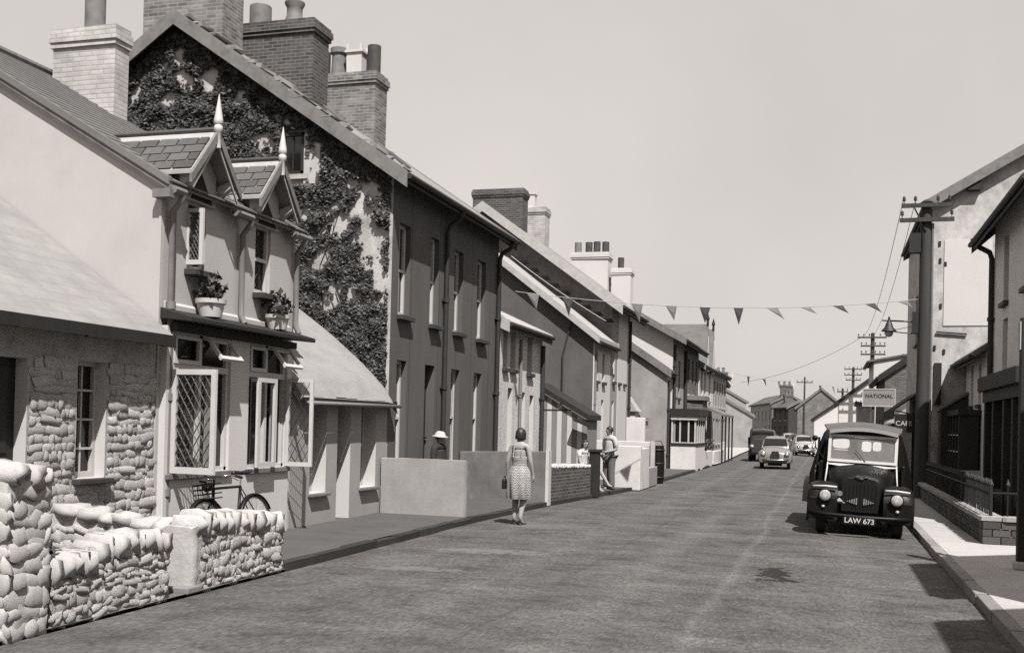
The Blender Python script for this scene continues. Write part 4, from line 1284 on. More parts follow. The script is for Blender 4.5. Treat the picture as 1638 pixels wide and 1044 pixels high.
i_up = [(47.5, 48.1, 3.3, 4.9), (48.6, 49.2, 3.3, 4.9), (50.2, 50.8, 3.3, 4.9), (51.6, 52.2, 3.3, 4.9)]
ih = House('brick_house', 'dark brick house with pale bay window, beyond the shop house', -6.05, 47.02, 52.8, 1, 8, 5.6, 7.9, wall='brick_mid', roof='slate_far', holes=i_up, ov=.4, vov=.1, reveal=.2)
for w in i_up: ih.window(*w, frame='old_white', bars=(0, 1), sill='barge_pale', sill_h=.1)
MB().prism([(-.002, 48.3 - 47.02), (.7, 48.7 - 47.02), (.7, 50.6 - 47.02), (-.002, 51.0 - 47.02)], 'z', 0, 3.0).build('bay', 'brick_mid', ih.root)
MB().prism([(-.002, 48.2 - 47.02), (.8, 48.6 - 47.02), (.8, 50.7 - 47.02), (-.002, 51.1 - 47.02)], 'z', 3.0, 3.2).build('bay_roof', 'slate_roof', ih.root)
for (a, b) in ((1.8, 2.4), (2.7, 3.3)):
    MB().box(.70, a, 1.1, .73, b, 2.6).build('bay_window', 'glass', ih.root)
ih.chimney(52.0, .7, 3.4, 4.6, 7.0, 9.0, 'brick_white', .05, [(.3, .5, .15, 'pot_clay', 'tall'), (.7, .5, .15, 'pot_clay', 'tall')])
ih.pipe(47.2, .1, 5.1, 'pipe_dark', .09, .08)

j_up = [(53.5, 54.3, 3.2, 4.9), (55.0, 55.8, 3.2, 4.9), (57.3, 58.1, 3.2, 4.9)]
jh = House('steep_dormer_house', 'house with two steep pointed dormers and a dark verandah roof', -6.0, 52.84, 59.6, 1, 8, 4.95, 7.2, wall='render_white', roof='slate_far', holes=j_up, ov=.3, vov=.1, reveal=.2)
for w in j_up: jh.window(*w, frame='old_white', bars=(0, 1), sill='barge_pale')
for yc in (1.4, 4.2):
    dm = MB().prism([(yc - .8, 4.6), (yc + .8, 4.6), (yc, 7.0)], 'x', -2.5, .25).build('dormer', 'slate_roof', jh.root)
    MB().prism([(yc - .6, 4.62), (yc + .6, 4.62), (yc, 6.4)], 'x', .251, .27).build('dormer_face', 'old_white', dm)
    MB().lathe([(.06, 6.9), (.06, 7.2), (.1, 7.25), (.0, 7.6)], (.2, yc, 0), 8).build('finial', 'dark_wood', dm)
MB().prism([(.0, 2.95), (1.2, 2.45), (1.2, 2.35), (0, 2.8)], 'y', .3, 6.4).build('verandah_roof', 'slate_roof', jh.root)
for y in (.4, 2.3, 4.3, 6.3): MB().box(1.08, y, 0, 1.16, y + .08, 2.4).build('verandah_post', 'dark_wood', jh.root)
MB().box(.003, .5, .1, .02, 6.2, 2.4).build('shopfront', 'dark_wood', jh.root)

def far_house(name, label, Xf, Y0, Y1, side, depth, eave, ridge, wall, gable=None, roof='slate_far', rot=0.0, wins=2, r=None, barge='barge', rows=((.9, 2.3), (3.0, 4.4)), chim=None, ov=.25, vov=.1, group=None):
    holes = []
    L = Y1 - Y0
    for (z0, z1) in rows:
        if z1 > eave - .1: continue
        for k in range(wins):
            c = Y0 + L * (k + .5) / wins
            holes.append((c - .4, c + .4, z0, z1))
    h = House(name, label, Xf, Y0, Y1, side, depth, eave, ridge, r=r, wall=wall, gable=gable, roof=roof, holes=holes, ov=ov, vov=vov, rot=rot, barge=barge, reveal=.18, group=group)
    for w in holes: h.window(*w, frame='old_white', bars=(0, 1), sill='barge_pale', sill_h=.1)
    if chim:
        for (yc, x0, x1, zt) in chim:
            h.chimney(yc, .7, x0, x1, ridge - 1.2, zt, 'brick_mid', .06, [(.3, .5, .16, 'pot_clay', 'tall'), (.7, .5, .16, 'pot_clay', 'pot')])
    return h
far_house('terrace_house', 'grey terraced house just beyond the pointed dormers', -6.0, 59.65, 67.5, 1, 8, 5.0, 7.0, 'render_grey', wins=5)
far_house('terrace_house', 'pale end terrace house, last before the left bend', -6.3, 67.6, 77.5, 1, 8, 4.9, 6.7, 'render_thatch', rot=.06, wins=5, chim=[(76.5, 3.2, 4.4, 8.0)])
far_house('far_house', 'white fronted house on the left, where the street bends away', -6.45, 100, 110, 1, 8, 3.1, 5.4, 'render_white', 'gable_grey', rot=.12, wins=4, chim=[(101, 3.4, 4.8, 6.6)])
far_house('far_house', 'grey slate roofed house on the left bend, behind the white one', -8.6, 122, 136, 1, 9, 4.9, 7.4, 'render_grey', rot=.28, wins=4, chim=[(123, 2.0, 3.4, 8.2), (134, 3.8, 5.2, 9.0)])
# front garden walls before the shop house and its neighbours
t = thing('front_wall', 'low white garden wall between the shop window and the dark shrub', 'wall', (-5.2, 46.0, 0))
MB().box(0, 0, 0, .18, 4.2, .72).build('wall', 'wall_white_low', t, bevel=.02)
MB().box(-.02, -.02, 0, .22, .22, .95).build('pier', 'wall_white_low', t, bevel=.02)
t = thing('front_wall', 'low white garden wall in front of the pointed dormers', 'wall', (-5.2, 50.9, 0))
MB().box(0, 0, 0, .18, 5.2, .66).build('wall', 'wall_white_low', t, bevel=.02)
MB().box(-.02, 5.2, 0, .22, 5.45, 1.05).build('pier', 'wall_white_low', t, bevel=.02)
def shrub(name, label, loc, rx, ry, h, n, seed, mat='leaf', ls=(.05, .09)):
    rnd = random.Random(seed)
    t = thing(name, label, 'shrub', loc)
    ml, ms = MB(), MB()
    for i in range(n):
        a = rnd.uniform(0, 2 * PI); q = math.sqrt(rnd.random()); zz = rnd.uniform(.15, 1)
        c = Vector((rx * q * math.cos(a) * math.sin(zz * 2.6) , ry * q * math.sin(a) * math.sin(zz * 2.6), h * zz))
        ms.path([(0, 0, 0), tuple(c * .6 + Vector((0, 0, .05))), tuple(c)], .012, 4)
        rad = rnd.uniform(.08, .2)
        for k in range(26):
            leaf(ml, c + Vector((rnd.gauss(0, rad * .6), rnd.gauss(0, rad * .6), rnd.gauss(0, rad * .6))), rnd.uniform(*ls), rnd)
    ms.build('stems', 'stem', t); ml.build('foliage', mat, t)
shrub('shrub', 'dark rounded shrub behind the low white garden wall', (-4.75 - .95, 47.5, .06), .75, 1.1, 1.55, 60, 4)
shrub('shrub', 'small dark bush near the pier at the end of the low walls', (-5.75, 52.2, .06), .5, .8, 1.1, 26, 6)
# black tarred water butt
t = thing('water_butt', 'tall black tarred water butt beside the gabled cottage corner', 'water butt', (-4.98, 33.0, 0.0))
MB().lathe([(.19, 0), (.215, .3), (.22, .6), (.21, .9), (.19, 1.16), (.17, 1.16), (.16, 1.1)], (0, 0, 0), 18).build('staves', 'black_paint', t, True, angle=.6)
for z in (.15, .58, 1.0): MB().lathe([(.222, z), (.224, z + .05)], (0, 0, 0), 18).build('hoop', 'iron', t, True)
MB().path([(-.16, 0, 1.15), (-.1, 0, 1.3), (.1, 0, 1.3), (.16, 0, 1.15)], .014, 6).build('handle', 'iron', t)

# ------------------------------------------------------------------ right side of the street
# houses beside and behind the camera that shade the near pavement
n0 = House('corner_house', 'tall narrow house at the near right whose shadow crosses the kerb', 3.5, 8.95, 11.6, -1, 7.0, 5.95, 9.0, wall='render_grey', roof='slate_far', holes=[], ov=.22, vov=.1, barge='barge')
n1 = House('corner_house', 'nearest house on the right, shading the bottom corner of the road', 3.5, -8.0, 6.95, -1, 7.0, 6.2, 9.2, wall='render_grey', roof='slate_far', holes=[], ov=.25, vov=.1, barge='barge')

r1_h = [(24.1, 24.75, 4.55, 6.0), (24.1, 24.75, 3.05, 4.2), (21.5, 22.2, 4.55, 6.0), (20.0, 20.6, 4.55, 6.0)]
r1 = House('eaves_house', 'grey house with deep dark eaves and dark porch at the right edge', 3.6, 19.4, 26.1, -1, 7.0, 6.45, 9.6, wall='render_bright', roof='slate_roof',
           holes=r1_h, ov=.45, vov=.12, t=.12, barge='dark_wood', reveal=.2)
for w in r1_h: r1.window(*w, frame='dark_wood', bars=(0, 1), sill_h=.1, sill_out=.1)
r1.pipe(26.0, .2, 5.7, 'pipe_dark', .06, .07, swan=(.48, 6.18))
ly = r1.y
# dark shopfront porch
MB().box(0.005, ly(24.2), 2.62, .55, ly(19.6), 2.92).build('porch_cornice', 'dark_wood', r1.root, bevel=.02)
MB().box(0.005, ly(24.1), 2.40, .46, ly(19.7), 2.61).build('porch_frieze', 'dark_wood', r1.root)
for Yp in (24.0, 22.9, 21.6, 20.6, 19.8):
    MB().box(.25, ly(Yp) - .09, .085, .43, ly(Yp) + .09, 2.40).build('porch_pillar', 'dark_wood', r1.root, bevel=.015)
MB().box(0.004, ly(23.9), .09, .02, ly(19.7), 2.40).build('porch_wall', 'black_paint', r1.root)
MB().box(.10, ly(24.0), .09, .40, ly(19.7), .70).build('stall_riser', 'black_paint', r1.root)
MB().box(.002, ly(26.08), .1, .03, ly(25.5), 2.6).build('pale_pilaster', 'render_white', r1.root)

r2_h = [(27.1, 27.55, 2.45, 3.45), (28.5, 28.95, 2.45, 3.45)]
rr2 = House('bay_cottage', 'small pale wing with curled dark eaves between the two right-hand houses', 3.5, 26.15, 29.95, -1, 5.0, 3.70, 5.4, wall='render_bright', roof='slate_roof',
            holes=r2_h, ov=.30, vov=.0, t=.12, barge=None, reveal=.15)
for w in r2_h: rr2.window(*w, frame='dark_wood', bars=(0, 1), fw_=.06, sill_h=.09, sill_out=.08)
ly = rr2.y
MB().box(.005, ly(29.6), 2.18, .52, ly(26.9), 2.32).build('bay_roof', 'dark_wood', rr2.root, bevel=.015)
mb = MB()
for x in (.06, .40): mb.box(x, ly(29.55), .9, x + .08, ly(29.45), 2.18)
for Yp in (29.5, 28.9, 28.3, 27.7, 27.1): mb.box(.40, ly(Yp) - .05, .9, .48, ly(Yp) + .05, 2.18)
for Yp in (27.3,): mb.box(.06, ly(26.95) - .05, .9, .48, ly(26.95), 2.18)
bw_ = mb.build('bay_window', 'dark_wood', rr2.root)
MB().box(.05, ly(29.47), .9, .42, ly(27.0), 2.17).build('pane', 'glass', bw_)
for zz in (1.3, 1.7): MB().box(.42, ly(29.5), zz, .47, ly(27.0), zz + .03).build('glazing_bar', 'old_white', bw_)
MB().box(.004, ly(29.6), .085, .50, ly(26.9), .895).build('bay_base', 'old_white', rr2.root)

r3 = House('white_gable_house', 'tall white house with weathered gable behind the telegraph pole', 2.6, 30.0, 38.2, -1, 9.0, 7.85, 10.5, r=4.5, wall='gable_mottled', gable='gable_mottled', roof='slate_far',
           holes=[(31.2, 31.9, 1.4, 2.9), (31.2, 31.9, 4.4, 5.9), (34, 34.8, 4.4, 5.9)], ov=.14, vov=.22, t=.10, barge='barge', reveal=.2)
for w in [(31.2, 31.9, 1.4, 2.9), (31.2, 31.9, 4.4, 5.9), (34, 34.8, 4.4, 5.9)]: r3.window(*w, frame='dark_wood')
L = r3.L
MB().box(-1.48, L + .004, 4.58, -.32, L + .02, 6.84).build('whitened_panel', 'render_white', r3.root, jitter=.003)
for x in (-1.0, -2.6):
    MB().box(x - .16, L + .003, 7.85 + (-x) * r3.p - .34, x + .16, L + .21, 7.85 + (-x) * r3.p - .10).build('purlin_end', 'dark_wood', r3.root)
r3.pipe(30.12, .2, 7.4, 'pipe_dark', .06, .06)
MB().box(-.30, L + .004, 2.5, -.12, L + .06, 3.6).build('wall_slot', 'dark_wood', r3.root)
for (x, z) in ((-.22, 6.3), (-.35, 6.2), (-.25, 5.1), (-.12, 4.0), (-.35, 3.9), (-.2, 6.75)):
    MB().box(x - .03, L + .003, z - .06, x + .03, L + .03, z + .06).build('fixing', 'iron', r3.root)
MB().tube((-.15, L + .05, 4.42), (-.9, L + .05, 4.36), .03, n=6).build('stay_rod', 'iron', r3.root)
r3.chimney(33.0, .8, 4.0, 5.0, 9.0, 11.6, 'brick_white', .06, [(.5, .7, .2, 'pot_dark', 'flare')])
# dark boarded block added in place of the sloping shadow on the gable
t = thing('gable_shade_block', 'dark boarded block added for the shadow at the foot of the white gable', 'shed', (2.85, 29.35, .085))
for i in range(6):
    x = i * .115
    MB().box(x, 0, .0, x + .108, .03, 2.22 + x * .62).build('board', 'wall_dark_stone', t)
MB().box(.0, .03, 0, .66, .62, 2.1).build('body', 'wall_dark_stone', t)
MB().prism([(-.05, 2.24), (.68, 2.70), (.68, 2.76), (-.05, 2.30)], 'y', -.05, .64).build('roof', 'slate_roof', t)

# café awning and sign on the white gable house
t = thing('cafe_awning', 'dark cafe awning projecting over the pavement beyond the pole', 'awning', (2.58, 31.5, 2.1))
MB().prism([(0, .85), (-.75, .30), (-.75, .26), (0, .80)], 'y', 0, 5.2).build('canvas', 'awning', t)
MB().box(-.77, 0, .02, -.745, 5.2, .26).build('valance', 'awning', t)
for y in (0.02, 5.15): MB().tube((-.74, y, .26), (0, y, .1), .02, n=6).build('arm', 'iron', t)
MB().box(-.25, .3, -2.0, -.02, 5.0, .1).build('shop_front', 'black_paint', t)
t = thing('cafe_sign', 'dark hanging board with white CAFE lettering beside the pole', 'sign', (2.10, 30.7, 1.95))
MB().box(-.30, 0, -.20, .20, .04, .30).build('board', 'sign_dark', t)
tx = text_mesh('CAFE', .18, 'old_white', parent=t, bold=.002); tx.location = (-.06, -.006, 0.04); tx.rotation_euler = (PI / 2, 0, 0); tx.data.transform(Matrix.Shear('XY', 4, (.18, 0)))
MB().tube((.10, .02, .30), (.38, .02, .5), .015, n=6).build('bracket', 'iron', t)

r5 = far_house('brick_gable_house', 'dark brick gabled house beyond the cafe awning', 2.35, 47.0, 55.0, -1, 8, 4.2, 7.1, 'brick_dark', 'brick_mid', wins=3, barge='dark_wood', chim=[(54, 3.4, 4.6, 8.3)])
t = thing('yard_shed', 'low dark shed with pale sloping roof before the brick gable', 'shed', (2.5, 43.5, .06))
MB().box(0, 0, 0, 2.2, 3.2, 2.0).build('body', 'dark_wood', t)
MB().prism([(-.15, 2.05), (1.0, 2.95), (2.35, 2.05)], 'y', -.1, 3.3).build('roof', 'slate_pale', t)
r6 = far_house('white_block_house', 'tall white flat-ended house right of the second telegraph pole', 2.3, 57.0, 63.0, -1, 6, 5.35, 5.9, 'render_white', 'render_white', wins=2, barge=None)
r7 = far_house('white_gable_cottage', 'white gabled house behind the second telegraph pole', .85, 75.0, 79.5, -1, 8, 3.8, 6.9, 'render_white', 'render_white', rot=0, wins=2, barge='dark_wood', rows=((.9, 2.3),))
t = thing('brick_shed', 'small pale brick outbuilding below the petrol sign', 'shed', (1.65, 60.5, .06))
MB().box(0, 0, 0, .65, 2.6, 3.1).build('body', 'brick_white', t)
MB().prism([(-.1, 3.1), (.75, 3.1), (.75, 3.2), (-.1, 3.35)], 'y', -.1, 2.7).build('roof', 'slate_far', t)
r8 = far_house('low_white_cottage', 'low white gabled cottage above the parked cars', -.95, 98.0, 103.0, -1, 4.8, 2.9, 4.6, 'render_white', 'render_white', rot=0, wins=2, barge='dark_wood', rows=((.9, 2.2),))
r9 = far_house('stone_gable_house', 'grey stone gabled house behind the low white cottage', -2.75, 112.0, 124.0, -1, 4.6, 4.2, 6.1, 'gable_stone', 'gable_stone', rot=.03, wins=3, barge='barge')
r10 = far_house('far_house', 'grey end house with dark eaves closing the street view', -6.6, 140.0, 160.0, -1, 4.2, 5.3, 6.4, 'render_thatch', 'gable_stone', rot=.2, wins=6, chim=[(141.0, 1.2, 2.8, 7.6)])
far_house('far_house', 'small dark house in the gap of the far bend', -4.3, 132.0, 139.0, -1, 2.6, 4.6, 5.3, 'brick_dark', 'wall_dark_stone', rot=.3, wins=3, chim=[(137, .8, 1.8, 6.2)])

# ------------------------------------------------------------------ railings on a low wall, right pavement
rl = thing('railings', 'black spear-topped iron railings on a low stone wall along the right pavement', 'railings', (2.3, 17.4, .085))
Lr = 10.8
MB().box(.03, .03, 0, .26, Lr, .34).build('wall', 'wall_dark_stone', rl)
BL = box_mesh('block', 'pier_stone', .03)
for c in range(3):
    x = .0 - (.12 if c % 2 else 0)
    while x < .92:
        w = .26
        x0, x1 = max(0, x), min(.94, x + w)
        if x1 - x0 > .05: piece('block', BL, rl, ((x0 + x1) / 2, .06 + random.uniform(-.006, .006), .058 + c * .113), (x1 - x0 - .014, .12, .104))
        x += w
    y = .10 - (.15 if c % 2 else 0)
    while y < Lr:
        y0, y1 = max(.125, y), min(Lr, y + .32)
        if y1 - y0 > .05: piece('block', BL, rl, (.045 + random.uniform(-.006, .006), (y0 + y1) / 2, .058 + c * .113), (.09, y1 - y0 - .014, .104))
        y += .32
CP = box_mesh('coping', 'cope_stone', .08)
y = 0.0
while y < Lr:
    piece('coping', CP, rl, (.13, y + .33, .385), (.34, .65, .075)); y += .66
piece('coping', CP, rl, (.62, .10, .385), (.68, .28, .075))
bar = MB().tube((0, 0, .40), (0, 0, .86), .011, n=6).lathe([(.010, .86), (.03, .885), (.034, .90), (.0, .99)], (0, 0, 0), 6)
b0 = bar.build('bar', 'iron', rl); b0.location = (.13, .12, 0)
y = .28
while y < Lr:
    o = link('bar', b0.data, rl); o.location = (.13 + random.uniform(-.004, .004), y, random.uniform(-.01, .01)); y += .165
for x in (.36, .54, .72):
    o = link('bar', b0.data, rl); o.location = (x, .11, 0)
MB().box(.115, .10, .76, .145, Lr, .785).box(.13, .095, .76, .95, .125, .785).build('rail', 'iron', rl)
MB().box(.11, .09, .40, .15, .13, .90).build('corner_bar', 'iron', rl)
# front garden ground behind the railings
strip('front_garden', [17.6, 20, 23, 26, 29.9], lambda y: 2.57, lambda y: 3.58, 0.14, 'cope_stone')
# dark post at the very edge
t = thing('sign_post', 'dark wooden post with white foot at the right edge of the pavement', 'post', (2.36, 14.35, .085))
MB().box(-.07, -.07, 0, .07, .07, 3.1).build('post', 'dark_wood', t, bevel=.012)
MB().box(-.10, -.10, 0, .10, .10, .10).build('foot', 'old_white', t, bevel=.02)
MB().box(-.085, -.075, 2.7, -.073, .075, 3.05).build('plate', 'old_white', t)

# ------------------------------------------------------------------ telegraph poles, lamp, wires, bunting
def insulator(mb, x, y, z):
    mb.tube((x, y, z), (x, y, z + .09), .012, n=6)
    mb.lathe([(.03, z + .07), (.045, z + .08), (.035, z + .13), (.042, z + .14), (.02, z + .19), (0, z + .20)], (x, y, 0), 8)
def telegraph_pole(label, loc, h, arms, r=.14, group='telegraph poles'):
    t = thing('telegraph_pole', label, 'pole', loc, 0, group)
    MB().tube((0, 0, 0), (0, 0, h), r * 1.15, r * .82, 14).build('pole', 'pole_wood', t, True, angle=.7)
    MB().lathe([(r * .95, h), (r * .5, h + .06), (0, h + .09)], (0, 0, 0), 12).build('cap', 'iron', t)
    for (z, x0, x1, n) in arms:
        a = MB().box(x0, -r - .06, z - .05, x1, -r + .02, z + .05).build('crossarm', 'pole_wood', t)
        for k in range(n):
            x = x0 + .06 + (x1 - x0 - .12) * k / (n - 1)
            if abs(x) < .14: continue
            mb = MB(); insulator(mb, x, -r - .02, z + .05); mb.build('insulator', 'iron', a)
    return t
p1 = telegraph_pole('thick near telegraph pole standing before the white gable', (2.38, 29.0, .085), 7.55, [(7.45, -.62, .58, 5), (7.08, -.66, .64, 3)], .17)
# braces, pipe and cabinet on the near pole
MB().path([(-.30, -.1, 7.4), (-.02, -.15, 6.8)], .02, 6).build('brace', 'iron', p1)
MB().box(-.40, -.20, 6.25, -.14, .06, 6.75).build('cable_box', 'dark_wood', p1)
MB().box(-.30, -.12, 4.2, -.15, .1, 4.75).build('lamp_box', 'iron', p1)
MB().tube((.17, -.1, .2), (.15, -.1, 7.0), .03, n=6).build('conduit', 'pipe_grey', p1)
lt = thing('street_lamp', 'bracket street lamp hanging from the near telegraph pole', 'street lamp', (2.20, 28.95, 4.36))
MB().tube((.0, 0, .22), (-.85, 0, .26), .022, n=6).build('upper_arm', 'iron', lt)
MB().path([(.0, 0, -.08), (-.35, 0, -.06), (-.72, 0, .0)], .018, 6).build('lower_arm', 'iron', lt)
MB().tube((-.05, 0, .12), (-.6, 0, .0), .008, n=5).build('stay', 'iron', lt)
MB().lathe([(.02, .36), (.03, .30), (.04, .24), (.07, .20), (.11, .08), (.17, .02), (.19, -.02), (.15, -.025)], (-.68, 0, 0), 16).build('lamp_shade', 'iron', lt, True, angle=.7)
MB().lathe([(.10, -.02), (.11, -.08), (.07, -.15), (0, -.17)], (-.68, 0, 0), 14).build('globe', 'porcelain', lt, True)
p2 = telegraph_pole('second telegraph pole with three crossarms behind the petrol sign', (2.85, 73.0, .06), 8.1, [(7.85, -.95, .85, 6), (7.3, -.75, .8, 6), (6.75, -.75, .8, 6)], .15)
p3 = telegraph_pole('third telegraph pole with three short crossarms, farther off', (2.5, 108.0, .06), 7.9, [(7.75, -.85, .8, 5), (7.2, -.85, .8, 5), (6.7, -.7, .7, 5)], .15)
p4 = telegraph_pole('thin distant telegraph pole near the stone gabled house', (-2.1, 112.0, .06), 7.1, [(6.6, -.8, .8, 4)], .10)
p5 = telegraph_pole('dark thin pole before the white block house wall', (1.2, 84.0, .06), 4.9, [(4.7, -.4, .4, 3)], .10)
def wire(label, a, b, sag, r=.008, mat='cord'):
    a, b = Vector(a), Vector(b)
    pts = [a.lerp(b, k / 14) - Vector((0, 0, sag * 4 * (k / 14) * (1 - k / 14))) for k in range(15)]
    o = MB().path(pts, r, 4).build('telephone_wire', mat)
    return tag(o, label, 'wire', 'telephone wires')
wire('thin wire from the second pole to the far left roofs', (2.2, 72.9, 7.95), (-6.0, 80.0, 5.2), .5, .012)
wire('long wire between the near pole and the second pole, outer', (1.8, 28.85, 7.70), (2.0, 72.8, 8.05), 1.2)
wire('long wire between the near pole and the second pole, inner', (2.1, 28.85, 7.70), (2.4, 72.8, 8.05), 1.3)

def bunting(label, a, b, sag, n, w0, h0, tilt, mats, skip=()):
    a, b = Vector(a), Vector(b)
    t = thing('bunting', label, 'bunting', a, 0, 'strings of bunting across the street')
    P = lambda s: (b - a) * s - Vector((0, 0, sag * 4 * s * (1 - s)))
    MB().path([tuple(P(k / 24)) for k in range(25)], .008, 4).build('cord', 'cord_pale', t)
    for k in range(n):
        s = (k + .5) / n
        if k in skip: continue
        p = P(s); d = (P(s + .01) - P(s - .01)).normalized()
        tl = tilt(s) + random.uniform(-.15, .25); w = w0 * random.uniform(.85, 1.12); h = h0 * random.uniform(.85, 1.15)
        perp = d.cross(Vector((0, 0, 1))).normalized()
        dn = Vector((0, 0, -1)) * math.cos(tl) + (perp * .55 + d * .75) * math.sin(tl)
        q0, q1, q2 = p - d * w / 2, p + d * w / 2, p + dn * h
        mid = (q0 + q1) / 2 * .5 + q2 * .5 + perp * .03
        th_ = perp * .002
        mb = MB()
        mb.add([tuple(v) for v in (q0, q1, q2, mid, q0 + th_, q1 + th_, q2 + th_, mid + th_)], [(0, 1, 3), (1, 2, 3), (2, 0, 3), (5, 4, 7), (6, 5, 7), (4, 6, 7), (0, 1, 5, 4), (1, 2, 6, 5), (2, 0, 4, 6)])
        mb.build('pennant', mats[k % len(mats)], t)
    return t
bunting('near string of pennants from the dark house to the near pole', (-7.25, 24.6, 4.92), (2.2, 28.9, 5.15), .30, 12, .30, .42,
        lambda s: .1 if s < .62 else .80, ['flag_mid', 'flag_dark', 'flag_dark', 'flag_mid'], skip=(2,))
bunting('far string of small pennants across the distant street', (-5.5, 60.2, 4.9), (1.6, 75, 4.75), .15, 9, .36, .55, lambda s: .15, ['flag_pale', 'flag_dark', 'flag_dark', 'flag_mid'], skip=(5,))
t = thing('bunting', 'short string of fluttering dark pennants along the pale roof verge', 'bunting', (-10.1, 33.7, 7.28), 0, 'strings of bunting across the street')
A, B = Vector((0, 0, 0)), Vector((3.3, -.3, -2.2))
MB().path([tuple(A.lerp(B, k / 10) - Vector((0, 0, .3 * (k / 10) * (1 - k / 10)))) for k in range(11)], .012, 4).build('cord', 'cord_pale', t)
for k in range(9):
    s = (k + .6) / 9; p = A.lerp(B, s) - Vector((0, 0, .3 * s * (1 - s)))
    q = [p, p + Vector((.32, -.03, .0)), p + Vector((.42, .1, -.12)), p + Vector((.1, .05, -.14))]
    mb = MB(); mb.add([tuple(v) for v in q] + [tuple(v + Vector((0, .004, 0))) for v in q], [(0, 1, 2, 3), (7, 6, 5, 4), (0, 1, 5, 4), (1, 2, 6, 5), (2, 3, 7, 6), (3, 0, 4, 7)])
    mb.build('pennant', 'flag_dark', t)

# petrol sign
t = thing('petrol_sign', 'grey NATIONAL petrol sign board on the pole beyond the van', 'sign', (1.85, 45.5, .085))
MB().box(-.06, 0, 0, .06, .12, 3.45).build('post', 'pole_wood', t)
MB().box(-.43, -.05, 2.70, .84, -.003, 3.42).build('board', 'sign_grey', t)
for z0, z1, x0, x1 in ((2.70, 2.735, -.43, .84), (3.385, 3.42, -.43, .84), (2.735, 3.385, -.43, -.395), (2.735, 3.385, .805, .84)):
    MB().box(x0, -.066, z0, x1, -.051, z1).build('frame', 'old_white', t)
tx = text_mesh('NATIONAL', .21, 'ink', parent=t, bold=.003); tx.location = (.205, -.056, 3.12); tx.rotation_euler = (PI / 2, 0, 0)
# ------------------------------------------------------------------ vehicles
def ring_section(y, z0, z1, hb, ht, crown=.08, belly=0.0, n=6):
    """half-open body section from sill to roof and back, closed underneath"""
    pts = [(-hb, y, z0), (-hb - belly, y, z0 + (z1 - z0) * .35), (-(hb * .4 + ht * .6), y, z0 + (z1 - z0) * .70), (-ht * .97, y, z1 - crown * .9)]
    for k in range(n + 1):
        a = k / n
        pts.append((-ht * .86 + 2 * ht * .86 * a, y, z1 - crown * .35 + crown * .35 * math.sin(a * PI)))
    pts += [(ht * .97, y, z1 - crown * .9), ((hb * .4 + ht * .6), y, z0 + (z1 - z0) * .70), (hb + belly, y, z0 + (z1 - z0) * .35), (hb, y, z0)]
    return pts
def wheel(root, x, y, r, w, hub='chrome', rim='car_dark'):
    mb = MB(); mb.lathe([(r * .62, -w / 2), (r * .9, -w / 2), (r, -w * .3), (r, w * .3), (r * .9, w / 2), (r * .62, w / 2), (r * .55, 0)], (0, 0, 0), 24, 'x')
    o = mb.build('wheel', 'rubber', root, True, angle=.6); o.location = (x, y, r)
    s = -1 if x < 0 else 1
    MB().lathe([(0, s * w * .38), (r * .3, s * w * .36), (r * .45, s * w * .22), (r * .62, s * w * .3), (r * .64, s * w * .2)], (0, 0, 0), 20, 'x').build('rim', rim, o, True)
    MB().lathe([(0, s * w * .52), (r * .16, s * w * .48), (r * .24, s * w * .36)], (0, 0, 0), 14, 'x').build('hub_cap', hub, o, True)
    return o

